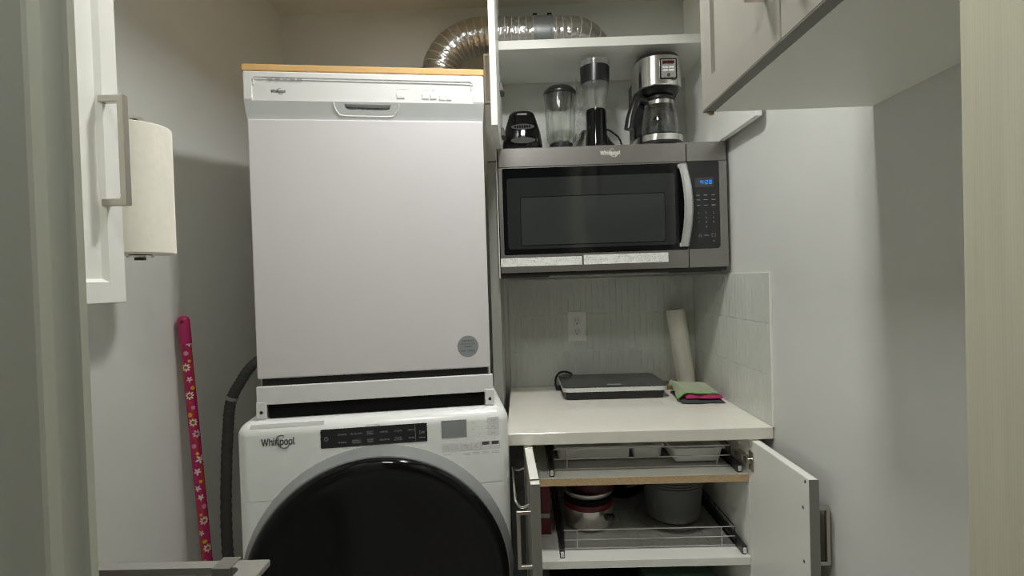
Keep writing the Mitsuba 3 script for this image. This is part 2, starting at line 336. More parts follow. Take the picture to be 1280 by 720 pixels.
for row, zc in ((r1, 0.9745), (r2, 0.9545)):
    for i, s in enumerate(row):
        ws = s.split('|')
        for j, w_ in enumerate(ws):
            leg.append(mv(wtext(w_, 0.0036, 0.0003, False, True), 0.2585+i*0.0345, -0.0015, zc + (0.0026-0.0052*j if len(ws) > 1 else 0)-0.0015))
ring = [(0.219+0.0045*math.cos(t), -0.0016, 0.966+0.0045*math.sin(t)) for t in np.linspace(0, 2*math.pi, 20)[:-1]]
leg += [tube(ring, 0.0005, 5, True), cbox(0.2186, 0.2194, -0.0021, -0.0015, 0.966, 0.9715, 0)]
tri = [(0.4515, -0.0016, 0.9715), (0.4515, -0.0016, 0.9625), (0.458, -0.0016, 0.967), (0.4515, -0.0016, 0.9715)]
leg += [rod(tri[i], tri[i+1], 0.0004, 5) for i in range(3)] + [cbox(0.459, 0.4605, -0.002, -0.0015, 0.964, 0.970, 0), cbox(0.462, 0.4635, -0.002, -0.0015, 0.964, 0.970, 0), cbox(0.4495, 0.466, -0.0018, -0.0015, 0.953, 0.9545, 0)]
leg.append(cbox(0.4400, 0.4408, -0.0019, -0.0015, 0.944, 0.989, 0))
put(cp+'__legend', cat(*leg), 'panel_legend', kind='stuff')
put(wm+'__display', prism([(0.540+x, 0.9695+z) for x, z in rrect(0.0655, 0.0455, 0.001)], 0.0012), 'lcd_grey', xf=XF @ trimesh.transformations.translation_matrix((0, -0.0012, 0)))
for i in range(6):
    u0 = 0.508 + i*0.0253
    b = put(wm+'__button', mv(prism([(u0+0.012+x, 0.921+z) for x, z in rrect(0.0228, 0.0200, 0.002)], 0.0008), 0, -0.0008, 0), 'plastic_white')
    put(b+'__outline', mv(prism([(u0+0.012+x, 0.921+z) for x, z in rrect(0.0250, 0.0218, 0.002)], 0.0006), 0, -0.0004, 0), 'print_faint')
    d = [cbox(u0+0.0025, u0+0.0215, -0.0012, -0.0008, 0.922, 0.9305, 0)] if i >= 4 else [mv(wtext(s, 0.004, 0.0003, False, True), u0+0.012, -0.0008, 0.9225-0.0065*j) for j, s in enumerate([('Extra', 'Rinse'), ('Pre', 'Soak'), ('Steam', 'Clean'), ('Fan', 'Fresh')][i])]
    put(b+'__legend', cat(*d), 'print_grey' if i < 4 else 'print_dark', kind='stuff')
for i, s in enumerate(('Temp', 'Spin', 'Soil')):
    zc = 0.9865 - i*0.0165
    b = put(wm+'__button', mv(prism([(0.6425+x, zc+z) for x, z in rrect(0.0275, 0.0125, 0.002)], 0.0008), 0, -0.0008, 0), 'plastic_white')
    put(b+'__outline', mv(prism([(0.6425+x, zc+z) for x, z in rrect(0.0295, 0.0143, 0.002)], 0.0006), 0, -0.0004, 0), 'print_faint')
    put(b+'__legend', mv(wtext(s, 0.004, 0.0003, False, True), 0.6425, -0.0008, zc-0.002), 'print_grey')
marks = []
for i, n_ in enumerate((5, 5, 3)):
    for j in range(n_): marks.append(cbox(0.5875+0.009*(j+5-n_), 0.5893+0.009*(j+5-n_), -0.0005, 0.0005, 0.9865-i*0.0165, 0.9878-i*0.0165, 0))
    for j in ((0, 4) if n_ == 5 else (2, 4)): marks.append(cbox(0.5855+0.009*j, 0.5925+0.009*j, -0.0003, 0.0005, 0.9805-i*0.0165, 0.9818-i*0.0165, 0))
for i in range(6): marks.append(cbox(0.519+i*0.0253, 0.521+i*0.0253, -0.0005, 0.0005, 0.9375, 0.939, 0))
for i in (2, 3, 4, 5):
    for j in range(2): marks.append(cbox(0.5105+i*0.0253, 0.5295+i*0.0253, -0.0003, 0.0005, 0.9025-0.004*j, 0.9041-0.004*j, 0))
marks += [cbox(0.512, 0.530, -0.0003, 0.0005, 0.9015, 0.9035, 0), cbox(0.318, 0.352, -0.0003, 0.0005, 0.9945, 0.9955, 0), cbox(0.318, 0.352, -0.0003, 0.0005, 0.9375, 0.9385, 0)]
put(wm+'__marks', cat(*marks), 'print_faint', kind='stuff')
fl = trimesh.transformations.rotation_matrix(math.pi/2, (1, 0, 0))       # lathe axis z -> -y (towards the viewer)
M = XF @ trimesh.transformations.translation_matrix((CU, 0, CZ)) @ fl
put(wm+'__door_ring', lathe([(0.296, -0.03), (0.341, -0.002), (0.341, 0.004), (0.338, 0.010), (0.326, 0.040), (0.318, 0.042), (0.300, 0.030), (0.296, -0.03)], 96), 'ring_grey', 30, xf=M, label='grey surround of the washer door')
dg = put(wm+'__door', lathe([(0, 0.040), (0.12, 0.041), (0.20, 0.044), (0.255, 0.049), (0.283, 0.056), (0.292, 0.060), (0.302, 0.062), (0.312, 0.060), (0.320, 0.054), (0.3235, 0.046), (0.322, 0.038), (0.30, 0.02)], 128), 'gloss_black', 40, xf=M, label='round glossy black door')

# ------------------------------------------------------------------ dishwasher standing on it
XF = frame(-0.677, 1.296, 8.75)
dw = thing('dishwasher', 'white portable dishwasher with a wooden top stacked on the washing machine', 'dishwasher')
put(dw+'__tub', cbox(0.006, 0.600, 0.022, 0.48, 1.068, 1.897, 0.003), 'plastic_white')
put(dw+'__wood_top', cbox(-0.004, 0.6045, -0.004, 0.50, 1.8985, 1.9155, 0.002), 'butcher_wood', label='thin butcher-block top')
put(dw+'__door_panel', rbox(0.0045, 0.5985, 0.0, 0.03, 1.1205, 1.779, 0.004, 12), 'dishwasher_white', 30)
cons = man(cbox(0.0, 0.603, -0.008, 0.028, 1.8225, 1.896, 0.003))
rec = man(mv(prism([(0.2975-0.277, 1.80), (0.2975+0.277, 1.80), (0.2975+0.277, 1.874), (0.2975+0.270, 1.880), (0.2975-0.270, 1.882), (0.2975-0.277, 1.876)], 0.010), 0, -0.015, 0))
put(dw+'__console', unman(cons - rec), 'plastic_white', 30)
cs = dw+'__console'
put(cs+'__ledge', tube(spline([(0.024, -0.0055, 1.862), (0.026, -0.006, 1.8735), (0.032, -0.006, 1.8765), (0.28, -0.006, 1.8752), (0.560, -0.006, 1.8735), (0.568, -0.006, 1.8705), (0.570, -0.0055, 1.858)], 6), 0.0016, 8), 'plastic_white', True)
for i in range(5):
    u0 = 0.0655 + i*0.0178
    put(dw+'__vent', mv(prism([(u0-0.007, 1.8805), (u0+0.007, 1.8802), (u0+0.005, 1.8745), (u0-0.005, 1.8745)], 0.002), 0, -0.0085, 0), 'grey_plastic')
put(dw+'__logo', mv(logo(0.0355, 0.0072, 0.0008), 0.083, -0.005, 1.8435), 'print_dark', label='small dark Whirlpool lettering')
for u0, u1, z0, z1 in ((0.376, 0.396, 1.834, 1.8455), (0.4407, 0.4578, 1.833, 1.8455), (0.4615, 0.4787, 1.833, 1.8455), (0.4855, 0.5005, 1.831, 1.843), (0.5035, 0.517, 1.831, 1.843)):
    put(dw+'__button', cbox(u0, u1, -0.0075, -0.004, z0, z1, 0.001), 'plastic_white')
put(dw+'__marks', cat(cbox(0.376, 0.403, -0.0053, -0.005, 1.8565, 1.8585, 0), mv(wtext('Hi', 0.004, 0.0003), 0.4045, -0.005, 1.8555), mv(wtext('On', 0.0045, 0.0003), 0.4415, -0.005, 1.8550), mv(wtext('Off', 0.0045, 0.0003), 0.4500, -0.005, 1.8550), cbox(0.465, 0.476, -0.0053, -0.005, 1.855, 1.858, 0), mv(wtext('OK', 0.004, 0.0003), 0.4875, -0.005, 1.8345), mv(wtext('OK', 0.004, 0.0003), 0.5055, -0.005, 1.8345)), 'print_faint', kind='stuff')
# grey band that slopes in below the console, with the pocket handle
def band(z): return -0.008 + (1.8225-z)/0.047*0.016
bd = tm([(0.001, -0.008, 1.8225), (0.602, -0.008, 1.8225), (0.600, 0.008, 1.7755), (0.003, 0.008, 1.7755), (0.001, 0.028, 1.8225), (0.602, 0.028, 1.8225), (0.600, 0.028, 1.7755), (0.003, 0.028, 1.7755)],
        [(0, 3, 1), (1, 3, 2), (4, 5, 7), (5, 6, 7), (0, 4, 3), (4, 7, 3), (1, 2, 5), (5, 2, 6), (3, 7, 2), (2, 7, 6), (0, 1, 5), (0, 5, 4)])
cut = man(mv(prism([(0.2425, 1.8175), (0.3600, 1.8160), (0.356, 1.806), (0.346, 1.8035), (0.254, 1.8045), (0.246, 1.808)], 0.04), 0, -0.02, 0))
bm = unman(man(bd) - cut)
put(dw+'__handle_band', bm, 'grey_band', label='grey band with a pocket handle')
put(dw+'__handle_band__lip', tube(spline([(0.2165, band(1.821)-0.0005, 1.821), (0.219, band(1.808), 1.808), (0.226, band(1.796), 1.796), (0.238, band(1.790), 1.790), (0.30, band(1.7885), 1.7885), (0.358, band(1.789), 1.789), (0.370, band(1.795), 1.795), (0.377, band(1.807), 1.807), (0.3795, band(1.820), 1.820)], 8), 0.0020, 8), 'plastic_white', True)
put(dw+'__handle_band__pocket', cbox(0.235, 0.368, 0.020, 0.0285, 1.80, 1.821, 0), 'dark_gap')
sk = put(dw+'__sticker', mv(prism([(0.5395+0.0280*math.cos(t), 1.1795+0.0285*math.sin(t)) for t in np.linspace(0, 2*math.pi, 49)[:-1]], 0.0006), 0, -0.0006, 0), 'lcd_grey', label='round grey energy sticker')
put(sk+'__print', cat(mv(wtext('Appliance', 0.0055, 0.0002, False, True), 0.5395, -0.0006, 1.1925), mv(wtext('comparison label', 0.0050, 0.0002, False, True, 0.038), 0.5395, -0.0006, 1.1845), mv(wtext('inside', 0.0055, 0.0002, False, True), 0.5395, -0.0006, 1.1765), mv(wtext('Ask dealer', 0.0055, 0.0002, False, True), 0.5395, -0.0006, 1.1655)), 'print_dark', kind='stuff')
put(dw+'__door_gap', cbox(0.012, 0.592, 0.014, 0.03, 1.100, 1.1215, 0), 'dark_gap')
put(dw+'__kick_plate', rbox(0.001, 0.604, 0.0, 0.012, 1.0545, 1.1015, 0.002, 8), 'plastic_white', 30)
for u0 in (-0.0005, 0.5815):
    f_ = put(dw+'__foot', cat(cbox(u0, u0+0.0245, -0.001, 0.004, 1.0215, 1.062, 0.001), cbox(u0+0.002, u0+0.022, 0.004, 0.05, 1.0160, 1.07, 0.001)), 'plastic_white')
    put(f_+'__hole', mv(prism([(u0+0.0125+0.0042*math.cos(t), 1.036+0.0042*math.sin(t)) for t in np.linspace(0, 2*math.pi, 17)[:-1]], 0.001), 0, -0.0016, 0), 'dark_gap')
for u0 in (0.03, 0.55): put(dw+'__foot', cbox(u0, u0+0.03, 0.42, 0.45, 1.0165, 1.07, 0.001), 'black_plastic')
put(dw+'__base', cbox(0.026, 0.580, 0.014, 0.47, 1.0185, 1.07, 0.001), 'matt_black', label='black underside of the dishwasher')
XF = np.eye(4)

# drain hose between the washer and the left wall
ho = thing('drain_hose', 'dark grey corrugated drain hose hanging beside the washing machine at the left wall', 'hose')
hp = spline([(-0.735, 1.56, 1.17), (-0.785, 1.50, 1.131), (-0.826, 1.49, 1.074), (-0.853, 1.49, 1.02), (-0.864, 1.49, 0.94), (-0.868, 1.48, 0.82), (-0.868, 1.47, 0.66), (-0.866, 1.48, 0.50), (-0.85, 1.52, 0.25), (-0.84, 1.56, 0.02)], 24)
put(ho+'__tube', tube(hp, 0.0148 + 0.0011*np.sin(np.arange(len(hp))*1.6), 14), 'hose_grey', True)
i0 = 64; put(ho+'__band', tube(hp[i0:i0+5], 0.0170, 16), 'hose_band', 40, label='light grey clip round the hose')

# ------------------------------------------------------------------ broom stick with a flower print
bs = thing('broom_stick', 'magenta broom stick with a flower print leaning against the left wall', 'broom')
A = np.array([-0.918, 1.392, 1.283]); B = np.array([-0.878, 1.395, 0.566])
d_ = (B-A)/np.linalg.norm(B-A); L = (A[2]-0.012)/-d_[2]; E_ = A + d_*L
gl = 0.072
put(bs+'__grip', tube(np.array([A + d_*t for t in (-0.0, 0.004, 0.012, 0.05, gl, gl+0.004)]), [0.006, 0.0125, 0.0150, 0.0152, 0.0150, 0.0142], 20), 'magenta_plastic', 50, label='plain magenta grip with a hanging hole')
cv_ = np.array([-0.25, -0.95, 0.15]); cv_ -= d_*cv_.dot(d_); cv_ /= np.linalg.norm(cv_)
side = np.cross(d_, [0, 0, 1.0]); view = -A*np.array([1, 1, 0]); view -= d_*view.dot(d_); view /= np.linalg.norm(view); sd = np.cross(d_, view)
put(bs+'__hole', mv(rot(lathe([(0, -0.0006), (0.0045, -0.0006), (0.0045, 0.0006), (0, 0.0006)], 16), 0, (0, 0, 1)), 0, 0, 0).apply_transform(np.vstack([np.c_[sd, d_, view, A + d_*0.016 + view*0.0146 + sd*0.004], [0, 0, 0, 1]])), 'dark_red')
nl, na = 900, 64; RS = 0.0132
tt = np.linspace(gl, L, nl); aa = np.arange(na)*2*math.pi/na
S, Q = np.meshgrid(tt-gl, aa*RS, indexing='ij'); circ = 2*math.pi*RS
col = np.tile(np.array([0.40, 0.012, 0.105]), (nl, na, 1))
col = col*(0.85+0.3*meshkit.noise(np.stack([S*30, Q*30, 0*S], -1))[..., None])
red = meshkit.fbm(np.stack([S*11, np.cos(aa)[None]*1.2 + 0*S, np.sin(aa)[None]*1.2 + 0*S], -1), 2, 5) > 0.57
col[red] = [0.42, 0.045, 0.02]
def flower(s, q, r, kind):
    ds = S-s; dq = (Q-q + circ/2) % circ - circ/2; rr = np.hypot(ds, dq); th = np.arctan2(dq, ds)
    if kind == 'daisy':
        col[rr < r*(0.80+0.25*np.cos(8*th))] = [0.80, 0.68, 0.52]; col[rr < r*0.42] = [0.30, 0.10, 0.05]
    elif kind == 'lilac':
        col[rr < r*(0.78+0.25*np.cos(7*th))] = [0.70, 0.48, 0.60]; col[rr < r*0.40] = [0.28, 0.08, 0.10]
    elif kind == 'white':
        col[rr < r*(0.70+0.42*np.cos(5*th))] = [0.78, 0.70, 0.72]; col[rr < r*0.2] = [0.6, 0.35, 0.05]
    elif kind == 'dot': col[rr < r] = [0.68, 0.36, 0.03]
    elif kind == 'pink': col[rr < r] = [0.62, 0.22, 0.40]
s, i = 0.004, 0
seq = [('white', .008), ('pink', .006), ('dot', .004), ('daisy', .0115), ('white', .007), ('dot', .0055), ('daisy', .0115), ('pink', .005), ('dot', .006), ('daisy', .011), ('lilac', .011), ('pink', .006), ('dot', .004), ('white', .011), ('white', .009), ('dot', .0045), ('white', .008)]
for spin in (0.0, 0.5):
    s, i = 0.004 + spin*0.03, 0
    while s < L-gl:
        kd, r = seq[i % len(seq)]
        flower(s, (spin*circ + ((i*0.618) % 1 - 0.5)*0.016) , r, kd); s += r*2.2 + 0.008; i += 1
cc = np.array([A + d_*t for t in tt]); ang0 = np.outer(np.cos(aa), view) + np.outer(np.sin(aa), sd)
V = (cc[:, None] + RS*ang0[None]).reshape(-1, 3); F = []
ii, jj = np.meshgrid(np.arange(nl-1), np.arange(na), indexing='ij'); a0 = ii*na+jj; b0 = ii*na+(jj+1) % na
F = np.concatenate([np.stack([a0, b0, b0+na], -1).reshape(-1, 3), np.stack([a0, b0+na, a0+na], -1).reshape(-1, 3)])
put(bs+'__stick', trimesh.Trimesh(V, F, process=False), 'stick_print', True, color=col.reshape(-1, 3))
put(bs+'__head', cbox(E_[0]-0.02, E_[0]+0.02, E_[1]-0.18, E_[1]+0.06, 0.0, 0.04, 0.006), 'magenta_plastic')

# ------------------------------------------------------------------ left wall cabinet, its door and the paper towels
lc = thing('wall_cabinet', 'white shaker wall cabinet on the left wall beside the paper towels', 'cabinet')
put(lc+'__carcass', cbox(XL+0.002, -0.622, YF+0.005, 0.772, 1.345, 2.44, 0.001), 'cabinet_white')
def shaker(x0, x1, z0, z1, th=0.02, st=0.055, dep=0.007, step=0.006):
    """door front facing -y at y = 0"""
    outer = man(cbox(x0, x1, 0, th, z0, z1, 0.0012))
    i0, i1, j0, j1 = x0+st, x1-st, z0+st, z1-st
    p = [(x, -0.001, z) for x in (i0, i1) for z in (j0, j1)] + [(x, dep, z) for x in (i0+step, i1-step) for z in (j0+step, j1-step)]
    return unman(outer - hull_man(p))
RX = trimesh.transformations.rotation_matrix(math.pi/2, (0, 0, 1))      # faces +x
d0 = rz(shaker(0, 0.315, 1.337, 2.44, 0.02, 0.030), math.pi/2)
ld = put(lc+'__door', mv(d0, -0.600, 0.465, 0), 'cabinet_white', 20)
def bar_handle_x(x, y, z0, z1, out, w=0.009):
    s_ = 1 if out > 0 else -1
    return cat(sqbar([(x, y, z1-w/2), (x+out-s_*w/2, y, z1-w/2)], w), sqbar([(x, y, z0+w/2), (x+out-s_*w/2, y, z0+w/2)], w), sqbar([(x+out-s_*w/2, y, z0+w/2), (x+out-s_*w/2, y, z1-w/2)], w))
put(ld+'__handle', bar_handle_x(-0.600, 0.7505, 1.479, 1.640, 0.0335, 0.0105), 'nickel', label='brushed nickel bar handle')
pt = thing('paper_towel_roll', 'full white paper towel roll upright on a holder at the left wall', 'paper towel')
PX, PY, PZ0, PZ1, PR = -0.813, 1.10, 1.432, 1.703, 0.0665
put(pt+'__paper', mv(lathe([(0.021, 0), (PR-0.002, 0), (PR, 0.002), (PR, PZ1-PZ0-0.002), (PR-0.002, PZ1-PZ0), (0.021, PZ1-PZ0), (0.021, 0)], 64), PX, PY, PZ0), 'paper', 40)
put(pt+'__core', mv(lathe([(0.019, -0.001), (0.0208, -0.001), (0.0208, PZ1-PZ0+0.001), (0.019, PZ1-PZ0+0.001), (0.019, -0.001)], 32), PX, PY, PZ0), 'cardboard', 40)
ph = thing('towel_holder', 'small metal holder through the paper towel roll on the left wall', 'holder')
put(ph+'__rod', rod((PX, PY, PZ0-0.012), (PX, PY, PZ1+0.02), 0.0105, 16), 'black_plastic', 40)
put(ph+'__foot', mv(lathe([(0, 0), (0.024, 0), (0.024, 0.004), (0.0, 0.004)], 24), PX, PY, PZ0-0.0065), 'steel_bright')
put(ph+'__bracket', cat(cbox(XL, XL+0.004, PY-0.02, PY+0.02, PZ1-0.02, PZ1+0.05, 0.001), cbox(XL, PX+0.012, PY-0.012, PY+0.012, PZ1+0.016, PZ1+0.022, 0.001)), 'steel_bright')

# ------------------------------------------------------------------ sink counter in the near left corner
sc = thing('sink_cabinet', 'white base cabinet with a dark sink in the bottom left corner', 'cabinet')
put(sc+'__carcass', cat(cbox(XL+0.002, -0.462, YF+0.004, 0.835, 0.0, 0.64, 0.001), cbox(XL+0.002, -0.462, 0.829, 0.835, 0.64, 0.8885, 0.001), cbox(-0.470, -0.462, YF+0.004, 0.835, 0.64, 0.8885, 0.001)), 'cabinet_white')
put(sc+'__door', cbox(-0.461, -0.436, YF+0.006, 0.840, 0.11, 0.874, 0.0015), 'cabinet_white')
top = man(cbox(XL+0.002, -0.430, YF+0.002, 0.850, 0.889, 0.900, 0.0015))
cutp = [(-0.695+x, 0.640+y) for x, y in rrect(0.456, 0.374, 0.012)]
hole = m3.Manifold.extrude(m3.CrossSection([np.array(cutp)]), 0.1).translate((0, 0, 0.85))
put('worktop', unman(top - hole), 'quartz_grey', label='narrow grey worktop round the sink in the bottom left corner', cat_='worktop')
sb = m3.Manifold.extrude(m3.CrossSection([np.array([(-0.695+x, 0.640+y) for x, y in rrect(0.452, 0.352, 0.02)])]), 0.237).translate((0, 0, 0.652)) - m3.Manifold.extrude(m3.CrossSection([np.array([(-0.695+x, 0.640+y) for x, y in rrect(0.440, 0.340, 0.02)])]), 0.3).translate((0, 0, 0.664))
put('sink', unman(sb), 'matt_black', label='black sink bowl set in the grey worktop in the bottom left corner', cat_='sink')
ck = thing('sink_hook', 'thin metal strap hooked over the back rim of the black sink', 'hook')
put(ck+'__strap', cat(cbox(-0.512, -0.482, 0.822, 0.856, 0.9003, 0.9022, 0.0005), cbox(-0.512, -0.482, 0.820, 0.8225, 0.880, 0.9022, 0.0005), cbox(-0.512, -0.482, 0.8515, 0.856, 0.882, 0.9022, 0.0005)), 'strap_grey')

# ------------------------------------------------------------------ right wall cabinet
rc = thing('wall_cabinet', 'taupe two-door wall cabinet high on the right wall', 'cabinet')
put(rc+'__carcass', cbox(0.394, XR-0.001, YF+0.004, 1.038, 1.6735, 2.45, 0.001), 'melamine')
RXm = -math.pi/2
for y1, w_ in ((1.0355, 0.3065), (0.7265, 0.262)):
    d0 = rz(shaker(0, w_, 1.6735, 2.44, 0.0215, 0.052, 0.007, 0.0015), RXm)     # faces -x, running towards -y
    dk = put(rc+'__door', mv(d0, 0.3715, y1, 0), 'cabinet_taupe', 20)
    yh = (y1-w_+0.038) if y1 > 1 else (y1-0.030)
    put(dk+'__handle', bar_handle_x(0.3715, yh, 1.749, 1.909, -0.030, 0.010), 'nickel', label='brushed nickel bar handle')
put(rc+'__edge_strip', cbox(0.3718, 0.3936, YF+0.006, 1.0355, 1.6715, 1.6735, 0.0004), 'door_edge_grey', label='dark lower edge of the doors')
put(rc+'__bracket', cat(cbox(0.383, 0.392, 1.026, 1.034, 1.6655, 1.6716, 0.001), cbox(0.379, 0.383, 1.028, 1.034, 1.6685, 1.6716, 0.001)), 'cardboard')

# ------------------------------------------------------------------ open cabinet over the microwave
oc = thing('shelf_cabinet', 'open white wall cabinet with both doors swung out above the microwave', 'cabinet')
CY0, CY1 = 1.792, 2.110
side_l = man(cbox(-0.0655, -0.050, CY0, CY1, 1.792, 2.45, 0.0008)) - man(rod((-0.2, 1.945, 2.262), (0.1, 1.945, 2.262), 0.074, 32))
put(oc+'__side_panel', unman(side_l), 'melamine', 20)
put(oc+'__side_panel', cbox(0.690, 0.7055, CY0, CY1, 1.792, 2.45, 0.0008), 'melamine')
put(oc+'__bottom_panel', cbox(-0.050, 0.690, CY0, CY1, 1.792, 1.8065, 0.0008), 'melamine')
shf = man(cbox(-0.0495, 0.6895, CY0+0.001, CY1-0.002, 2.1455, 2.1765, 0.001))
put(oc+'__shelf', unman(shf), 'melamine')
for s_, x0 in ((0, -0.0665), (1, 0.672)):
    dm = cbox(x0, x0+0.0185, 1.462, CY0-0.003, 1.790, 2.445, 0.001)
    dk = put(oc+'__door', dm, 'cabinet_white')
    xi = x0+0.0185 if s_ == 0 else x0
    for z in ((1.856, 2.007, 2.36) if s_ == 0 else (2.02, 2.36)):
        sg = 1 if s_ == 0 else -1
        put(dk+'__hinge', cat(cbox(min(xi, xi+sg*0.010), max(xi, xi+sg*0.010), CY0-0.035, CY0-0.004, z-0.014, z+0.014, 0.002), cbox(min(xi, xi+sg*0.014), max(xi, xi+sg*0.014), CY0-0.010, CY0+0.045, z-0.008, z+0.008, 0.002)), 'screw_dark', label='dark metal hinge')
# narrow tall filler panel left of the nook
fp = thing('tall_panel', 'narrow grey tall panel with a framed top between dishwasher and microwave', 'panel')
put(fp+'__body', cbox(-0.0998, -0.0675, 1.768, 2.110, 0.0, 1.7565, 0.001), 'panel_gloss')
put(fp+'__middle_panel', cbox(-0.0998, -0.0675, 1.766, 2.110, 1.7595, 1.9515, 0.001), 'panel_taupe')
tp = put(fp+'__top_panel', cbox(-0.0998, -0.0675, 1.771, 2.110, 1.9565, 2.1225, 0.001), 'panel_taupe')
put(tp+'__frame', cat(cbox(-0.1003, -0.0665, 1.7655, 1.771, 2.1165, 2.1235, 0.001), cbox(-0.1003, -0.0665, 1.7655, 1.771, 1.9560, 1.9635, 0.001), cbox(-0.1003, -0.094, 1.7655, 1.771, 1.9635, 2.1165, 0.001)), 'melamine', label='thin pale frame')
put(fp+'__edge', cbox(-0.0672, -0.0640, 1.735, 1.79, 1.36, 1.789, 0.0005), 'ivory_plastic')

# flexible duct
du = thing('air_duct', 'flexible silver foil duct curving from behind the dishwasher into the open cabinet', 'duct')
DR = 0.066
dp = spline([(-0.283, 1.945, 1.93), (-0.283, 1.945, 2.03), (-0.280, 1.945, 2.11), (-0.268, 1.945, 2.165), (-0.236, 1.945, 2.215), (-0.185, 1.945, 2.248), (-0.125, 1.945, 2.264), (-0.058, 1.945, 2.265), (0.02, 1.945, 2.262), (0.10, 1.945, 2.260), (0.17, 1.948, 2.260), (0.225, 1.952, 2.260), (0.272, 1.968, 2.250), (0.303, 2.00, 2.233), (0.318, 2.05, 2.212), (0.320, 2.108, 2.205)], 14)
Pp, Tt, Uu, Ww = frames(dp)
na, nn = 40, len(dp); arc = np.r_[0, np.cumsum(np.linalg.norm(np.diff(dp, axis=0), axis=1))]
lens = np.linspace(0, arc[-1], 520); idx = np.interp(lens, arc, np.arange(nn))
def interp(Aa): return np.stack([np.interp(idx, np.arange(nn), Aa[:, c]) for c in range(3)], -1)
P2, U2, W2 = interp(Pp), interp(Uu), interp(Ww)
ang = np.arange(na)*2*math.pi/na
pitch = 0.0265
rad = DR - 0.0016*(1-np.abs(np.sin(math.pi*lens/pitch))**0.7)[:, None] + 0.0026*(meshkit.noise(np.stack(np.broadcast_arrays(lens[:, None]*150, np.cos(ang)[None]*4, np.sin(ang)[None]*4), -1), 3)-0.5)
V = (P2[:, None] + rad[..., None]*(np.cos(ang)[None, :, None]*U2[:, None] + np.sin(ang)[None, :, None]*W2[:, None])).reshape(-1, 3)
nl = len(lens); ii, jj = np.meshgrid(np.arange(nl-1), np.arange(na), indexing='ij'); a0 = ii*na+jj; b0 = ii*na+(jj+1) % na
F = np.concatenate([np.stack([a0, b0, b0+na], -1).reshape(-1, 3), np.stack([a0, b0+na, a0+na], -1).reshape(-1, 3)])
put(du+'__foil', trimesh.Trimesh(V, F, process=False), 'foil', True)
for q, s in enumerate(np.arange(pitch*0.5, arc[-1]-0.02, pitch)):
    f = np.interp(s, arc, np.arange(nn)); P_, U_, W_ = [np.array([np.interp(f, np.arange(nn), Z[:, c]) for c in range(3)]) for Z in (Pp, Uu, Ww)]
    put(du+'__wire_ring', tube([P_ + (DR+0.0006)*(math.cos(t)*U_ + math.sin(t)*W_) for t in np.linspace(0, 2*math.pi, 41)[:-1]], 0.0012, 6, True), 'foil_wire', True)
ci = [np.argmin(np.abs(dp[:, 0]-x) + (dp[:, 2] < 2.2)*9) for x in (0.080, 0.146)]
cl = put(du+'__collar', tube(dp[ci[0]:ci[1]+1], DR+0.0025, 40, cap=False), 'collar_metal', 30, label='smooth grey joining collar')
for x in (0.086, 0.140):
    put(cl+'__clamp', cat(tube([(x, 1.947+(DR+0.004)*math.cos(t), 2.260+(DR+0.004)*math.sin(t)) for t in np.linspace(0, 2*math.pi, 41)[:-1]], 0.0018, 6, True)), 'collar_metal')
    put(cl+'__screw', cat(cbox(x-0.008, x+0.008, 1.925, 1.945, 2.3275, 2.3345, 0.001)), 'matt_black')

# ------------------------------------------------------------------ microwave
mw = thing('microwave', 'stainless over-the-range microwave mounted above the counter', 'microwave')
MX0, MX1, MZ0, MZ1, MY = -0.0605, 0.6935, 1.376, 1.7893, 1.7235
put(mw+'__body', cbox(MX0+0.003, MX1-0.003, MY+0.03, 2.105, MZ0+0.004, MZ1-0.001, 0.002), 'matt_black')
put(mw+'__top_trim', cbox(MX0, 0.5615, MY, MY+0.04, 1.7265, MZ1, 0.002), 'steel_brushed')
put(mw+'__top_trim', cbox(0.5635, MX1, MY, MY+0.04, 1.7265, MZ1, 0.002), 'steel_brushed')
fr = Polygon([(MX0, MZ0), (0.5615, MZ0), (0.5615, 1.7255), (MX0, 1.7255)]).difference(Polygon([(0.2565+x, 1.579+z) for x, z in rrect(0.609, 0.287, 0.006)]))
dk = put(mw+'__door', mv(prism(fr, 0.03), 0, MY, 0), 'steel_brushed', label='stainless door frame')
put(dk+'__glass', mv(prism([(0.2565+x, 1.579+z) for x, z in rrect(0.609, 0.287, 0.006)], 0.02), 0, MY+0.001, 0), 'oven_glass')
put(dk+'__screen', mv(prism([(0.244+x, 1.572+z) for x, z in rrect(0.556, 0.236, 0.01)], 0.002), 0, MY+0.0004, 0), 'oven_glass_grey', label='dark grey window')
put(dk+'__inner_window', mv(prism([(0.249+x, 1.546+z) for x, z in rrect(0.475, 0.158, 0.006)], 0.001), 0, MY-0.0001, 0), 'oven_inner')
put(dk+'__inner_frame', tube([(0.249+x, MY+0.0001, 1.546+z) for x, z in rrect(0.478, 0.161, 0.006)], 0.0012, 6, True), 'gloss_black')
hp_ = []
for s_ in np.linspace(-1, 1, 25):
    hp_.append((0.5455-0.0*s_, MY-0.010-0.030*(1-s_*s_), 1.581+0.1355*s_, s_))
Vh, Fh = [], []
for (x, y, z, s_) in hp_:
    w_ = 0.0145; xs = x + 0.008*(1-s_*s_)
    Vh += [(xs-w_, y, z), (xs-w_*0.6, y-0.006, z), (xs+w_*0.6, y-0.006, z), (xs+w_, y, z), (xs+w_*0.8, y+0.010, z), (xs-w_*0.8, y+0.010, z)]
for i in range(24):
    for j in range(6):
        a, b = i*6+j, i*6+(j+1) % 6; Fh += [(a, b+6, b), (a, a+6, b+6)]
Fh += [(0, j, j+1) for j in range(1, 5)] + [(144, 144+j+1, 144+j) for j in range(1, 5)]
hm = tm(Vh, Fh)
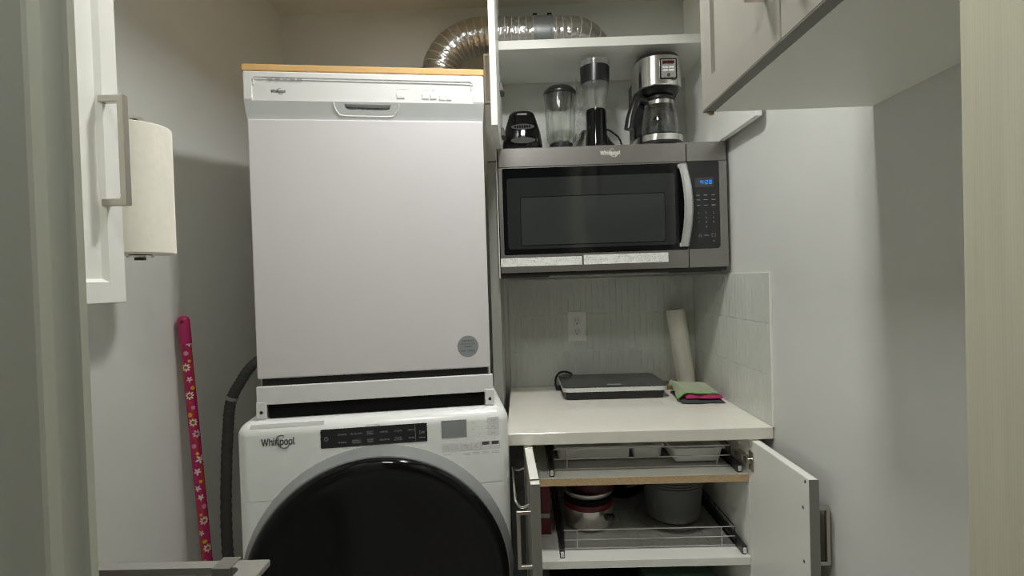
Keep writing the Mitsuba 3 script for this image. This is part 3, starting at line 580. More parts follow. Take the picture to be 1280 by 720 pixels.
put(dk+'__handle', cat(hm, cbox(0.530, 0.560, MY-0.014, MY+0.002, 1.7035, 1.7165, 0.001), cbox(0.530, 0.560, MY-0.014, MY+0.002, 1.4455, 1.458, 0.001)), 'handle_bright', 40, label='curved bright metal handle')
cpf = Polygon([(0.5645, MZ0), (MX1, MZ0), (MX1, 1.7255), (0.5645, 1.7255)]).difference(Polygon([(0.5645, 1.437), (0.660, 1.437), (0.668, 1.445), (0.668, 1.722), (0.660, 1.7295), (0.5645, 1.7295)]))
put(mw+'__control_frame', cat(*[mv(prism(g, 0.03), 0, MY, 0) for g in getattr(cpf, 'geoms', [cpf])]), 'steel_brushed')
cp = put(mw+'__control_panel', cbox(0.5635, 0.668, MY+0.001, MY+0.02, 1.437, 1.7255, 0.001), 'panel_black', label='black keypad panel with a blue clock')
dsp = put(cp+'__display', cbox(0.5885, 0.650, MY-0.0003, MY+0.001, 1.640, 1.6715, 0), 'lcd_grey')
scene[dsp]['bsdf'] = {'type': 'ref', 'id': 'panel_black'}
mat('display_plate', (0.05, 0.055, 0.058), 0.3); scene[dsp]['bsdf'] = {'type': 'ref', 'id': 'display_plate'}
SEG = {'4': 'bcfg', '2': 'abdeg', '8': 'abcdefg'}
def seg_digit(ch, x, z, w, h, t):
    s = {'a': (x, x+w, z+h-t, z+h), 'g': (x, x+w, z+h/2-t/2, z+h/2+t/2), 'd': (x, x+w, z, z+t), 'f': (x, x+t, z+h/2, z+h), 'b': (x+w-t, x+w, z+h/2, z+h), 'e': (x, x+t, z, z+h/2), 'c': (x+w-t, x+w, z, z+h/2)}
    return [cbox(a, b, MY-0.0010, MY-0.0003, c, d, 0) for a, b, c, d in (s[q] for q in SEG[ch])]
dig = []
for ch, x in (('4', 0.6050), ('2', 0.6225), ('8', 0.6345)): dig += seg_digit(ch, x, 1.6495, 0.0085, 0.0135, 0.0022)
dig += [cbox(0.6168, 0.6188, MY-0.001, MY-0.0003, z, z+0.0022, 0) for z in (1.653, 1.6585)]
ck_ = put(cp+'__clock', cat(*dig), 'gloss_black', label='blue 4:28 clock digits'); scene[ck_]['emitter'] = {'type': 'area', 'radiance': rgb(0.003, 0.075, 0.26)}
legs = []
for i, z in enumerate((1.6125, 1.5975, 1.5795)):
    for x in (0.5985, 0.6225, 0.6480): legs.append(cbox(x-0.006, x+0.006, MY+0.0004, MY+0.001, z, z+0.002, 0))
for i in range(4):
    for j, x in enumerate((0.5985, 0.6225, 0.6470)):
        c = '123456789 0 '[i*3+j]
        if c != ' ': legs.append(mv(wtext(c, 0.0055, 0.0005, False, True), x, MY+0.001, 1.553-i*0.0155))
legs += [tube([(0.6015+0.004*math.cos(t), MY+0.0008, 1.4805+0.004*math.sin(t)) for t in np.linspace(0, 6.28, 17)[:-1]], 0.0005, 4, True), cbox(0.615, 0.630, MY+0.0004, MY+0.001, 1.480, 1.482, 0), tube([(0.6465+x, MY+0.0008, 1.4815+z) for x, z in rrect(0.012, 0.010, 0.001)], 0.0005, 4, True), cbox(0.644, 0.649, MY+0.0004, MY+0.001, 1.461, 1.463, 0)]
put(cp+'__legend', cat(*legs), 'panel_legend', kind='stuff')
put(mw+'__logo', mv(logo(0.066, 0.0135, 0.0008), 0.313, MY, 1.757), 'foil_wire', label='faint silver Whirlpool lettering')
def label_fn(p, n, uv):
    blk = mikit.cell_rand(dr.floor(p.x/0.031), 3.0); row = 0.5+0.5*dr.sin(p.z*2*math.pi/0.0042)
    ink = mikit.smoothstep(0.45, 0.6, mikit.noise(p.x*700, dr.floor(p.z/0.0042)*3.7))*mikit.smoothstep(0.4, 0.6, row)*mikit.smoothstep(0.30, 0.36, mikit.noise(p.x/0.019, dr.floor(p.z/0.011)*2.3))
    return mikit.mix((0.80, 0.81, 0.78), (0.28, 0.30, 0.30), 0.75*ink)
mat('sticker_print', mikit.proc(label_fn), 0.5)
put(mw+'__sticker', cbox(-0.0610, 0.2085, MY-0.0008, MY, 1.397, 1.4255, 0), 'sticker_print', label='white warning label on the left, with a folded end')
put(mw+'__sticker', cbox(0.2150, 0.4945, MY-0.0008, MY, 1.397, 1.4285, 0), 'sticker_print', label='white warning label on the right')
put(mw+'__bottom_vent', cat(cbox(MX0+0.002, MX1-0.004, MY+0.008, 2.10, 1.364, 1.377, 0.002), cbox(MX0+0.002, 0.10, MY+0.006, 1.82, 1.358, 1.366, 0.002), cbox(0.52, MX1-0.02, MY+0.012, 1.82, 1.360, 1.366, 0.002)), 'black_plastic', label='black vented underside')

# ------------------------------------------------------------------ small appliances on the open shelf
SZ = 1.8068
bb = thing('blender', 'black blender motor base without its jar, leftmost on the open shelf', 'blender')
BX, BY = 0.0255, 1.895
def oval_loft(prof, n=40, p=2.6):
    V, F = [], []
    for (a, b, z) in prof:
        for i in range(n):
            t = 2*math.pi*i/n; c, s = math.cos(t), math.sin(t)
            V.append((a*np.sign(c)*abs(c)**(2/p), b*np.sign(s)*abs(s)**(2/p), z))
    k = len(prof)
    for q in range(k-1):
        for i in range(n):
            j = (i+1) % n; F += [(q*n+i, q*n+j, (q+1)*n+j), (q*n+i, (q+1)*n+j, (q+1)*n+i)]
    V += [(0, 0, prof[0][2]), (0, 0, prof[-1][2])]
    for i in range(n):
        j = (i+1) % n; F += [(len(V)-2, j, i), (len(V)-1, (k-1)*n+i, (k-1)*n+j)]
    return tm(V, F)
put(bb+'__housing', mv(oval_loft([(0.068, 0.072, 0.004), (0.073, 0.078, 0.012), (0.0725, 0.077, 0.03), (0.066, 0.070, 0.075), (0.057, 0.062, 0.105), (0.051, 0.055, 0.125), (0.046, 0.049, 0.141), (0.038, 0.041, 0.1475), (0.02, 0.02, 0.149)], 48), BX, BY, SZ), 'gloss_black', 50)
for sx in (-1, 1):
    for sy in (-1, 1): put(bb+'__foot', mv(lathe([(0, 0), (0.009, 0), (0.009, 0.008), (0, 0.008)], 12), BX+sx*0.045, BY+sy*0.045, SZ-0.0003), 'matt_black')
put(bb+'__slot', rot(mv(prism(rrect(0.036, 0.007, 0.0034), 0.004), BX, 1.8375, 1.9375), math.radians(-14), (1, 0, 0), (BX, 1.8375, 1.9375)), 'pot_grey')
kp = put(bb+'__key_panel', rot(mv(prism([(0.041*math.cos(t), 0.0105*math.sin(t)) for t in np.linspace(0, 6.283, 40)[:-1]], 0.006), BX+0.0015, 1.8235, 1.8895), math.radians(-10), (1, 0, 0), (BX, 1.8235, 1.8895)), 'dark_plate', label='oval grey key panel')
for i in range(7): put(kp+'__key', rot(cbox(BX-0.027+i*0.0083, BX-0.0215+i*0.0083, 1.8215, 1.8245, 1.885, 1.894, 0.0008), math.radians(-10), (1, 0, 0), (BX, 1.8235, 1.8895)), 'matt_black')
put(bb+'__base_plate', rot(mv(prism([(0.043*math.cos(t), 0.011*math.sin(t)) for t in np.linspace(0, 6.283, 40)[:-1]], 0.006), BX+0.0015, 1.8165, 1.8400), math.radians(-5), (1, 0, 0), (BX, 1.8165, 1.84)), 'dark_plate', label='oval grey plate at the foot')

bj = thing('blender_jar', 'ribbed glass blender jar with a black lid beside the black motor base', 'blender jar')
JX, JY = 0.165, 1.885
V = []; n_ = 80
op = [(0.036, 0.030), (0.046, 0.037), (0.0510, 0.050), (0.0535, 0.072), (0.055, 0.12), (0.0565, 0.16), (0.0575, 0.205)]
def jar(pr, off, rib_):
    V = [];
    for r, z in pr:
        for i in range(n_):
            t = 2*math.pi*i/n_; rr = r-off-rib_*(0.5+0.5*math.cos(8*t))**3*(1 if z < 0.19 else 0); V.append((rr*math.cos(t), rr*math.sin(t), z))
    return V
Vo = jar(op, 0, 0.0060); Vi = jar([(r, z+0.006 if q == 0 else z) for q, (r, z) in enumerate(op)], 0.0062, 0.0)
k_ = len(op); F = []
for q in range(k_-1):
    for i in range(n_):
        j = (i+1) % n_; a, b, c, d = q*n_+i, q*n_+j, (q+1)*n_+j, (q+1)*n_+i
        F += [(a, b, c), (a, c, d)]; o = k_*n_; F += [(o+a, o+c, o+b), (o+a, o+d, o+c)]
for i in range(n_):
    j = (i+1) % n_; a, b = (k_-1)*n_+i, (k_-1)*n_+j; o = k_*n_; F += [(a, b, o+b), (a, o+b, o+a)]
Vo = Vo+Vi+[(0, 0, 0.030), (0, 0, 0.036)]
for i in range(n_):
    j = (i+1) % n_; F += [(len(Vo)-2, j, i), (len(Vo)-1, k_*n_+i, k_*n_+j)]
put(bj+'__glass', mv(tm(Vo, F), JX, JY, SZ), 'clear_glass', 40)
put(bj+'__collar', mv(lathe([(0, 0), (0.040, 0), (0.042, 0.006), (0.042, 0.030), (0.034, 0.034), (0.030, 0.0300), (0, 0.0300)], 40), JX, JY, SZ), 'black_plastic', 40)
put(bj+'__lid', mv(lathe([(0, 0.166), (0.047, 0.166), (0.0490, 0.172), (0.0525, 0.2055), (0.0583, 0.2065), (0.0590, 0.212), (0.0580, 0.2185), (0.045, 0.232), (0.020, 0.241), (0, 0.2425)], 48), JX, JY, SZ), 'black_plastic', 50, label='black domed lid')
pb = thing('personal_blender', 'tall narrow blender with a clear cup and black column in the middle of the shelf', 'blender')
GX, GY = 0.292, 1.875
put(pb+'__column', mv(lathe([(0, 0.002), (0.0395, 0.002), (0.0395, 0.02), (0.036, 0.09), (0.0355, 0.140), (0.033, 0.146), (0, 0.146)], 40), GX, GY, SZ), 'gloss_black', 40)
wing = lathe([(0.0, 0.0), (0.118, 0.0), (0.119, 0.004), (0.104, 0.020), (0.080, 0.042), (0.060, 0.066), (0.050, 0.090), (0.040, 0.098), (0, 0.1)], 64)
wing.vertices[:, 1] *= 0.42
put(pb+'__base', mv(wing, GX, GY+0.080, SZ), 'chrome', 40, label='flared chrome base')
put(pb+'__neck', mv(cbox(-0.03, 0.03, 0.02, 0.06, 0.0, 0.09, 0.003), GX, GY, SZ), 'chrome')
put(pb+'__cord', tube(spline([(GX+0.038, GY+0.03, SZ+0.088), (GX+0.055, GY+0.01, SZ+0.072), (GX+0.080, GY, SZ+0.045), (GX+0.090, GY-0.01, SZ+0.010), (GX+0.098, GY+0.01, SZ+0.0045)], 8), 0.003, 8), 'matt_black', True)
put(pb+'__cup', mv(lathe([(0.0315, 0.146), (0.036, 0.152), (0.040, 0.18), (0.046, 0.21), (0.0495, 0.235), (0.0495, 0.29), (0.0515, 0.314), (0.0500, 0.317), (0, 0.317)], 48), GX, GY, SZ), 'clear_plastic', 40, label='clear plastic cup')
put(pb+'__band', mv(lathe([(0.040, 0.237), (0.0510, 0.237), (0.0525, 0.29), (0.0525, 0.296), (0.040, 0.298), (0.040, 0.237)], 48), GX, GY, SZ), 'black_plastic', 40, label='black screw band round the cup')
for z in (0.300, 0.306, 0.312): put(pb+'__rim', mv(lathe([(0.0505, z), (0.0525, z+0.001), (0.0525, z+0.003), (0.0505, z+0.004)], 48), GX, GY, SZ), 'clear_plastic', 40)
put(pb+'__blade', mv(cat(lathe([(0, 0.150), (0.012, 0.150), (0.010, 0.170), (0.004, 0.185), (0, 0.186)], 20), rot(cbox(-0.026, 0.026, -0.005, 0.005, 0.176, 0.178, 0.0005), 0.4, (0, 1, 0), (0, 0, 0.177)), rot(cbox(-0.005, 0.005, -0.026, 0.026, 0.178, 0.180, 0.0005), 0.4, (1, 0, 0), (0, 0, 0.179))), GX, GY, SZ), 'chrome', 40)
# crumpled plastic bag behind it
u_, w_ = np.meshgrid(np.linspace(0, 1, 40), np.linspace(0, 1, 60), indexing='ij')
pg = np.stack([GX-0.052+u_*0.118, GY+0.155+0.018*(meshkit.fbm(np.stack([u_*7, w_*12, 0*u_], -1), 3, 4)-0.5)*2, SZ+0.05+w_*0.262+0.012*(meshkit.noise(np.stack([u_*9, w_*3, 0*u_], -1), 8)-0.5)], -1)
ii, jj = np.meshgrid(np.arange(39), np.arange(59), indexing='ij'); a0 = ii*60+jj
F = np.concatenate([np.stack([a0, a0+60, a0+61], -1).reshape(-1, 3), np.stack([a0, a0+61, a0+1], -1).reshape(-1, 3)])
bagv = pg.reshape(-1, 3); bagv[:, 2] = SZ + (bagv[:, 2]-bagv[:, 2].min())*0.318/np.ptp(bagv[:, 2])
put('plastic_bag', tm(bagv, F), 'clear_plastic', True, label='crumpled clear plastic bag behind the tall narrow blender', cat_='plastic bag')

cm = thing('coffee_maker', 'black and stainless drip coffee maker at the right end of the open shelf', 'coffee maker')
KX, KY = 0.512, 1.865
put(cm+'__column', cbox(KX-0.075, KX+0.075, KY+0.045, KY+0.135, SZ+0.02, SZ+0.262, 0.006), 'panel_black')
put(cm+'__base', mv(oval_loft([(0.080, 0.098, 0), (0.083, 0.100, 0.004), (0.083, 0.100, 0.034), (0.078, 0.095, 0.037)], 56, 2.4), KX, KY+0.02, SZ), 'black_plastic', 40)
put(cm+'__base_band', mv(oval_loft([(0.0838, 0.1008, 0.012), (0.0838, 0.1008, 0.033)], 56, 2.4), KX, KY+0.02, SZ), 'steel_bright', 40, label='bright steel band round the base')
put(cm+'__head', mv(oval_loft([(0.0805, 0.100, 0.198), (0.0815, 0.102, 0.202), (0.0815, 0.102, 0.296), (0.0805, 0.101, 0.299)], 64, 2.5), KX, KY+0.02, SZ), 'steel_bright', 40, label='brushed steel brewing head')
put(cm+'__lid', mv(oval_loft([(0.078, 0.097, 0.298), (0.079, 0.098, 0.303), (0.074, 0.092, 0.313), (0.045, 0.06, 0.320), (0.02, 0.03, 0.3215)], 56, 2.5), KX, KY+0.02, SZ), 'black_plastic', 40)
put(cm+'__spout', mv(oval_loft([(0.050, 0.055, 0.176), (0.066, 0.072, 0.181), (0.074, 0.090, 0.199)], 48, 2.3), KX, KY+0.015, SZ), 'black_plastic', 40)
FY = KY+0.02-0.1018
pn = put(cm+'__panel', mv(prism([(KX+0.016+x, 2.056+z) for x, z in rrect(0.058, 0.070, 0.004)], 0.008), 0, FY-0.0025, 0), 'black_plastic', label='control panel with a dark display')
put(pn+'__plate', mv(prism([(KX+0.016+x, 2.056+z) for x, z in rrect(0.049, 0.061, 0.003)], 0.002), 0, FY-0.0035, 0), 'handle_bright')
put(pn+'__display', cbox(KX-0.004, KX+0.036, FY-0.0046, FY-0.003, 2.072, 2.083, 0.0006), 'dark_display')
for i in range(2):
    for j in range(2): put(pn+'__button', cbox(KX-0.004+i*0.0215, KX+0.0145+i*0.0215, FY-0.0048, FY-0.003, 2.057-j*0.0105, 2.0645-j*0.0105, 0.001), 'plastic_white')
put(pn+'__button', mv(rot(lathe([(0, 0), (0.0062, 0), (0.0062, 0.002), (0, 0.0025)], 24), math.pi/2, (1, 0, 0)), KX+0.016, FY-0.003, 2.0345), 'print_dark')
ca = thing('coffee_carafe', 'glass coffee carafe with a black handle in the coffee maker', 'carafe')
AX, AY, AZ = KX+0.003, KY-0.008, SZ+0.0375
cpf_ = [(0.050, 0.0), (0.062, 0.004), (0.0655, 0.020), (0.064, 0.045), (0.058, 0.080), (0.0505, 0.108), (0.048, 0.120), (0.049, 0.126)]
inn = [(r-0.0025, z) for r, z in reversed(cpf_[1:])]; inn[-1] = (inn[-1][0]-0.004, 0.0032)
put(ca+'__glass', mv(lathe([(0, 0)] + cpf_ + inn + [(0, 0.0032)], 56), AX, AY, AZ), 'carafe_glass', 40)
put(ca+'__steel_band', mv(lathe([(0.0485, 0.106), (0.0522, 0.106), (0.0500, 0.120), (0.0485, 0.120), (0.0485, 0.106)], 48), AX, AY, AZ), 'steel_bright', 40)
put(ca+'__lid', mv(lathe([(0, 0.121), (0.047, 0.121), (0.050, 0.1265), (0.048, 0.136), (0, 0.1375)], 40), AX, AY, AZ), 'black_plastic', 40)
hpts = spline([(AX-0.046, AY-0.012, AZ+0.122), (AX-0.070, AY-0.020, AZ+0.128), (AX-0.088, AY-0.026, AZ+0.120), (AX-0.098, AY-0.030, AZ+0.096), (AX-0.110, AY-0.033, AZ+0.060), (AX-0.117, AY-0.035, AZ+0.022)], 8)
hm = tube(hpts, np.linspace(0.0120, 0.0175, len(hpts)), 14); put(ca+'__handle', hm, 'black_plastic', 50, label='black handle')

# ------------------------------------------------------------------ counter and what stands on it
CT = 0.914
put('countertop', cbox(-0.050, XR-0.002, 1.470, YB-0.001, 0.879, CT, 0.002), 'quartz', label='white quartz countertop below the microwave', cat_='countertop')
ot = thing('power_outlet', 'white double power outlet on the tiled back wall', 'outlet')
put(ot+'__plate', mv(prism([(0.2265+x, 1.156+z) for x, z in rrect(0.074, 0.119, 0.004)], 0.004), 0, YB-0.0108, 0), 'ivory_plastic')
for z in (1.177, 1.1345):
    rk = put(ot+'__receptacle', mv(prism([(0.2265+x, z+y) for x, y in rrect(0.033, 0.036, 0.010)], 0.003), 0, YB-0.0128, 0), 'plastic_white')
    put(rk+'__slots', cat(cbox(0.2195, 0.2212, YB-0.0132, YB-0.0126, z-0.001, z+0.010, 0), cbox(0.2320, 0.2337, YB-0.0132, YB-0.0126, z-0.001, z+0.010, 0), mv(prism([(0.2265+0.0028*math.cos(t), z-0.009+0.0028*math.sin(t)) for t in np.linspace(0, 6.28, 13)[:-1]], 0.0006), 0, YB-0.0132, 0)), 'dark_gap')
ih = thing('induction_hob', 'flat black portable induction cooktop with a silver front band on the counter', 'cooktop')
def slab(x0, x1, y0, y1, z0, z1, r, taper=0.0):
    a = m3.CrossSection([np.array(rrect(x1-x0, y1-y0, r))]); h = z1-z0
    m = m3.Manifold.extrude(a, h, 0, 0.0, ((1+taper), (1+taper))) if taper else m3.Manifold.extrude(a, h)
    return unman(m.translate(((x0+x1)/2, (y0+y1)/2, z0)))
put(ih+'__body', slab(0.153, 0.507, 1.856, 2.072, CT+0.002, CT+0.032, 0.022, 0.03), 'black_plastic', 40)
put(ih+'__band', slab(0.143, 0.517, 1.842, 2.082, CT+0.031, CT+0.046, 0.024), 'band_silver', 40, label='silver band')
tp_ = put(ih+'__top', slab(0.1425, 0.5175, 1.8415, 2.0825, CT+0.046, CT+0.0495, 0.024), 'hob_top', 40, label='dark grey glass top')
put(tp_+'__display', cbox(0.305, 0.355, 1.868, 1.884, CT+0.0494, CT+0.0498, 0), 'lcd_grey')
for sx in (0.20, 0.46):
    for sy in (1.89, 2.04): put(ih+'__foot', mv(lathe([(0, 0), (0.012, 0), (0.012, 0.0035), (0, 0.0035)], 12), sx, sy, CT-0.0002), 'matt_black')
put(ih+'__cord', tube(spline([(0.20, 2.088, CT+0.052), (0.175, 2.088, CT+0.062), (0.150, 2.080, CT+0.060), (0.133, 2.06, CT+0.045), (0.129, 2.04, CT+0.022), (0.134, 2.03, CT+0.006), (0.150, 2.03, CT+0.005)], 10), 0.0040, 8), 'black_plastic', True)
put(ih+'__plug', cat(cbox(0.128, 0.150, 2.018, 2.046, CT+0.0003, CT+0.018, 0.004), cbox(0.146, 0.158, 2.024, 2.040, CT+0.010, CT+0.034, 0.003)), 'black_plastic')
bdx = put('wooden_board', slab(0.535, 0.695, 1.985, 2.095, CT+0.0002, CT+0.012, 0.008), 'board_wood', label='small dark brown wooden board in the back corner under the paper roll', cat_='board')
pr_ = thing('paper_towel_roll', 'thin used-up paper towel roll leaning in the counter corner', 'paper towel')
ML = trimesh.transformations.translation_matrix((0.6455, 2.048, CT+0.0165)) @ trimesh.transformations.rotation_matrix(math.radians(-6.7), (0, 1, 0)) @ trimesh.transformations.rotation_matrix(math.radians(-2.5), (1, 0, 0))
put(pr_+'__paper', lathe([(0.017, 0), (0.0345, 0), (0.0352, 0.001), (0.0352, 0.287), (0.0345, 0.288), (0.017, 0.288), (0.017, 0)], 48), 'paper', 40, xf=ML)
put(pr_+'__core', lathe([(0.0155, -0.0005), (0.0168, -0.0005), (0.0168, 0.2885), (0.0155, 0.2885), (0.0155, -0.0005)], 32), 'cardboard', 40, xf=ML)
def cloth(x0, x1, y0, y1, z0, th, seed, sag=None, rotd=0, drop=None):
    n1, n2 = 34, 26; u, v = np.meshgrid(np.linspace(0, 1, n1), np.linspace(0, 1, n2), indexing='ij')
    cx, cy = (x0+x1)/2, (y0+y1)/2; x = x0+u*(x1-x0)-cx; y = y0+v*(y1-y0)-cy
    ed = np.minimum.reduce([u, 1-u, v, 1-v]); puff = np.clip(ed/0.08, 0, 1)**0.5
    wob = 0.004*(meshkit.fbm(np.stack([u*4, v*4, 0*u], -1), 3, seed)-0.5)*2
    x = x + 0.004*(meshkit.noise(np.stack([u*3, v*6, 0*u+seed], -1), seed)-0.5)*2; y = y + 0.005*(meshkit.noise(np.stack([u*6, v*3, 0*u+seed], -1), seed+3)-0.5)*2
    a = math.radians(rotd); X, Y = cx+x*math.cos(a)-y*math.sin(a), cy+x*math.sin(a)+y*math.cos(a)
    base = z0 if sag is None else z0 + sag(X, Y)
    zt = base + th*(0.35+0.65*puff) + wob; zb = base + th*0.30*(1-puff)
    V = np.concatenate([np.stack([X, Y, zt], -1).reshape(-1, 3), np.stack([X, Y, zb], -1).reshape(-1, 3)]); F = []
    ii, jj = np.meshgrid(np.arange(n1-1), np.arange(n2-1), indexing='ij'); a0 = (ii*n2+jj).ravel(); o = n1*n2
    F = [np.stack([a0, a0+n2, a0+n2+1], -1), np.stack([a0, a0+n2+1, a0+1], -1), np.stack([o+a0, o+a0+n2+1, o+a0+n2], -1), np.stack([o+a0, o+a0+1, o+a0+n2+1], -1)]
    rim = [i*n2 for i in range(n1)] + [(n1-1)*n2+j for j in range(1, n2)] + [i*n2+n2-1 for i in range(n1-2, -1, -1)] + [j for j in range(n2-2, 0, -1)]
    r2_ = np.roll(rim, -1); rim = np.array(rim); F += [np.stack([rim, o+rim, o+r2_], -1), np.stack([rim, o+r2_, r2_], -1)]
    m = tm(V, np.concatenate(F)); m.fix_normals(); return m, V[np.array(rim)]
m_, _ = cloth(0.545, 0.683, 1.752, 1.93, CT+0.0005, 0.009, 2, rotd=-3); put('folded_cloth', m_, 'cloth_grey', 50, label='dark grey folded cloth at the bottom of the cloth pile on the counter', cat_='cloth')
m_, _ = cloth(0.560, 0.680, 1.766, 1.93, CT+0.011, 0.017, 5, rotd=-2); put('folded_cloth', m_, 'cloth_pink', 50, label='bright pink folded cloth in the middle of the cloth pile on the counter', cat_='cloth')
sg_ = lambda X, Y: 0.010*np.clip((0.575-X)/0.03, 0, 1)*np.clip((Y-1.78)/0.05, 0, 1) - 0.008*np.clip((X-0.655)/0.03, 0, 1) - 0.020*np.clip((0.552-X)/0.02, 0, 1)
m_, rm = cloth(0.538, 0.676, 1.772, 1.945, CT+0.0315, 0.009, 9, sag=sg_, rotd=-5)
gk = put('folded_cloth', m_, 'cloth_green', 50, label='pale green cloth with a bright hem on top of the cloth pile on the counter', cat_='cloth')
put(gk+'__hem', tube(np.array(rm)[::2] + [0, 0, -0.0022], 0.0022, 7, True), 'cloth_hem_green', True, label='bright green hem')

# ------------------------------------------------------------------ base cabinet with open doors
bc = thing('base_cabinet', 'white base cabinet with both doors open under the countertop', 'cabinet')
FYc = 1.500
put(bc+'__side_panel', cbox(-0.004, 0.013, FYc, YB-0.003, 0.09, 0.877, 0.0008), 'melamine')
put(bc+'__side_panel', cbox(0.6465, 0.664, FYc, YB-0.003, 0.09, 0.877, 0.0008), 'melamine')
put(bc+'__back_panel', cbox(0.013, 0.6465, YB-0.012, YB-0.003, 0.09, 0.877, 0.0005), 'melamine')
put(bc+'__filler', cbox(-0.045, -0.0045, FYc+0.02, FYc+0.04, 0.0, 0.877, 0.001), 'filler_dark', label='dark grey filler strip beside the washer')
put(bc+'__filler', cbox(0.665, XR-0.0015, FYc+0.03, FYc+0.05, 0.0, 0.877, 0.001), 'door_edge_grey')
msh = put(bc+'__shelf', cbox(0.0135, 0.646, FYc+0.002, YB-0.013, 0.748, 0.7695, 0.0005), 'melamine')
put(msh+'__raw_edge', cbox(0.0135, 0.646, FYc, FYc+0.002, 0.748, 0.7695, 0.0003), 'chipboard', label='raw chipboard front edge')
put(bc+'__shelf', cbox(0.0135, 0.646, FYc, YB-0.013, 0.504, 0.5275, 0.001), 'melamine')
put(bc+'__bottom_panel', cbox(0.0135, 0.646, FYc, YB-0.013, 0.09, 0.108, 0.001), 'melamine')
put(bc+'__plinth', cbox(-0.004, 0.664, FYc+0.05, FYc+0.065, 0.0, 0.09, 0.001), 'door_edge_grey')
# doors, open about 90 degrees
def door_open(x0, y_near, outer):
    """outer: -1 = the taupe face looks to -x"""
    xa, xb = (x0, x0+0.004) if outer < 0 else (x0+0.0155, x0+0.0195)
    core = cbox(x0+(0.004 if outer < 0 else 0), x0+0.0155+(0.004 if outer < 0 else 0), y_near+0.0008, FYc-0.004, 0.115, 0.8745, 0.0008)
    skin = cbox(xa, xb, y_near, FYc-0.004, 0.115, 0.8745, 0.0008)
    return core, skin
LEFT = trimesh.transformations.rotation_matrix(math.radians(2.5), (0, 0, 1), (0.0, FYc-0.004, 0))
for s_, x0, yn in ((-1, -0.0020, 1.198), (1, 0.6465, 1.185)):
    XF = LEFT if s_ < 0 else np.eye(4)
    dk = put(bc+'__door', cbox(x0, x0+0.0215, yn+0.0012, FYc-0.004, 0.115, 0.8750, 0.0008), 'melamine')
    xo = x0-0.0012 if s_ < 0 else x0+0.0215
    put(dk+'__face', cbox(xo, xo+0.0012, yn, FYc-0.004, 0.115, 0.8750, 0.0003), 'cabinet_taupe', label='taupe outer face')
    put(dk+'__edge', cbox(x0, x0+0.0215, yn, yn+0.0012, 0.115, 0.8750, 0.0003), 'door_edge_grey', label='dark grey front edge')
    put(dk+'__handle', bar_handle_x(xo if s_ < 0 else xo+0.0012, yn+0.020, 0.667, 0.806, -0.034 if s_ < 0 else 0.033, 0.0095), 'nickel', label='square nickel bar handle')
    xi = x0+0.0215 if s_ < 0 else x0
    for z in (0.865, 0.800, 0.672, 0.52):
        put(dk+'__screw', mv(rot(lathe([(0, 0.0012), (0.0032, 0.0008), (0.004, 0), (0, 0)], 14), math.pi/2 if s_ < 0 else -math.pi/2, (0, 1, 0)), xi, yn+0.016+(0.012 if z < 0.85 else 0), z), 'screw_dark')
    for z in (0.815, 0.20):
        sg = 1 if s_ < 0 else -1
        put(dk+'__hinge', cat(cbox(min(xi, xi+sg*0.003), max(xi, xi+sg*0.003), FYc-0.034, FYc-0.006, z-0.028, z+0.028, 0.001), cbox(min(xi, xi+sg*0.014), max(xi, xi+sg*0.014), FYc-0.022, FYc+0.012, z-0.008, z+0.008, 0.002), cbox(min(xi-sg*0.001, xi+sg*0.018), max(xi-sg*0.001, xi+sg*0.018), FYc+0.004, FYc+0.055, z-0.006, z+0.010, 0.002) if s_ > 0 else cbox(x0+0.0155, x0+0.0305, FYc+0.004, FYc+0.05, z-0.006, z+0.010, 0.002)), 'nickel' if s_ > 0 else 'screw_dark', label='metal hinge')
# over-door towel bar on the left door
XF = LEFT
tb = thing('towel_bar', 'thin metal over-door towel bar hooked on the left cabinet door', 'towel bar')
for y in (1.222, 1.462):
    put(tb+'__strap', cat(cbox(-0.0055, 0.0215, y-0.005, y+0.005, 0.8753, 0.8765, 0.0003), cbox(-0.0053, -0.0035, y-0.005, y+0.005, 0.815, 0.8765, 0.0003), cbox(0.0198, 0.0215, y-0.005, y+0.005, 0.868, 0.8765, 0.0003)), 'nickel')
put(tb+'__bar', tube(spline([(-0.0045, 1.462, 0.818), (-0.024, 1.462, 0.812), (-0.036, 1.455, 0.822), (-0.038, 1.43, 0.828), (-0.038, 1.35, 0.828), (-0.038, 1.25, 0.828), (-0.036, 1.228, 0.822), (-0.024, 1.222, 0.812), (-0.0045, 1.222, 0.818)], 8), 0.0032, 10), 'chrome', True)
XF = np.eye(4)
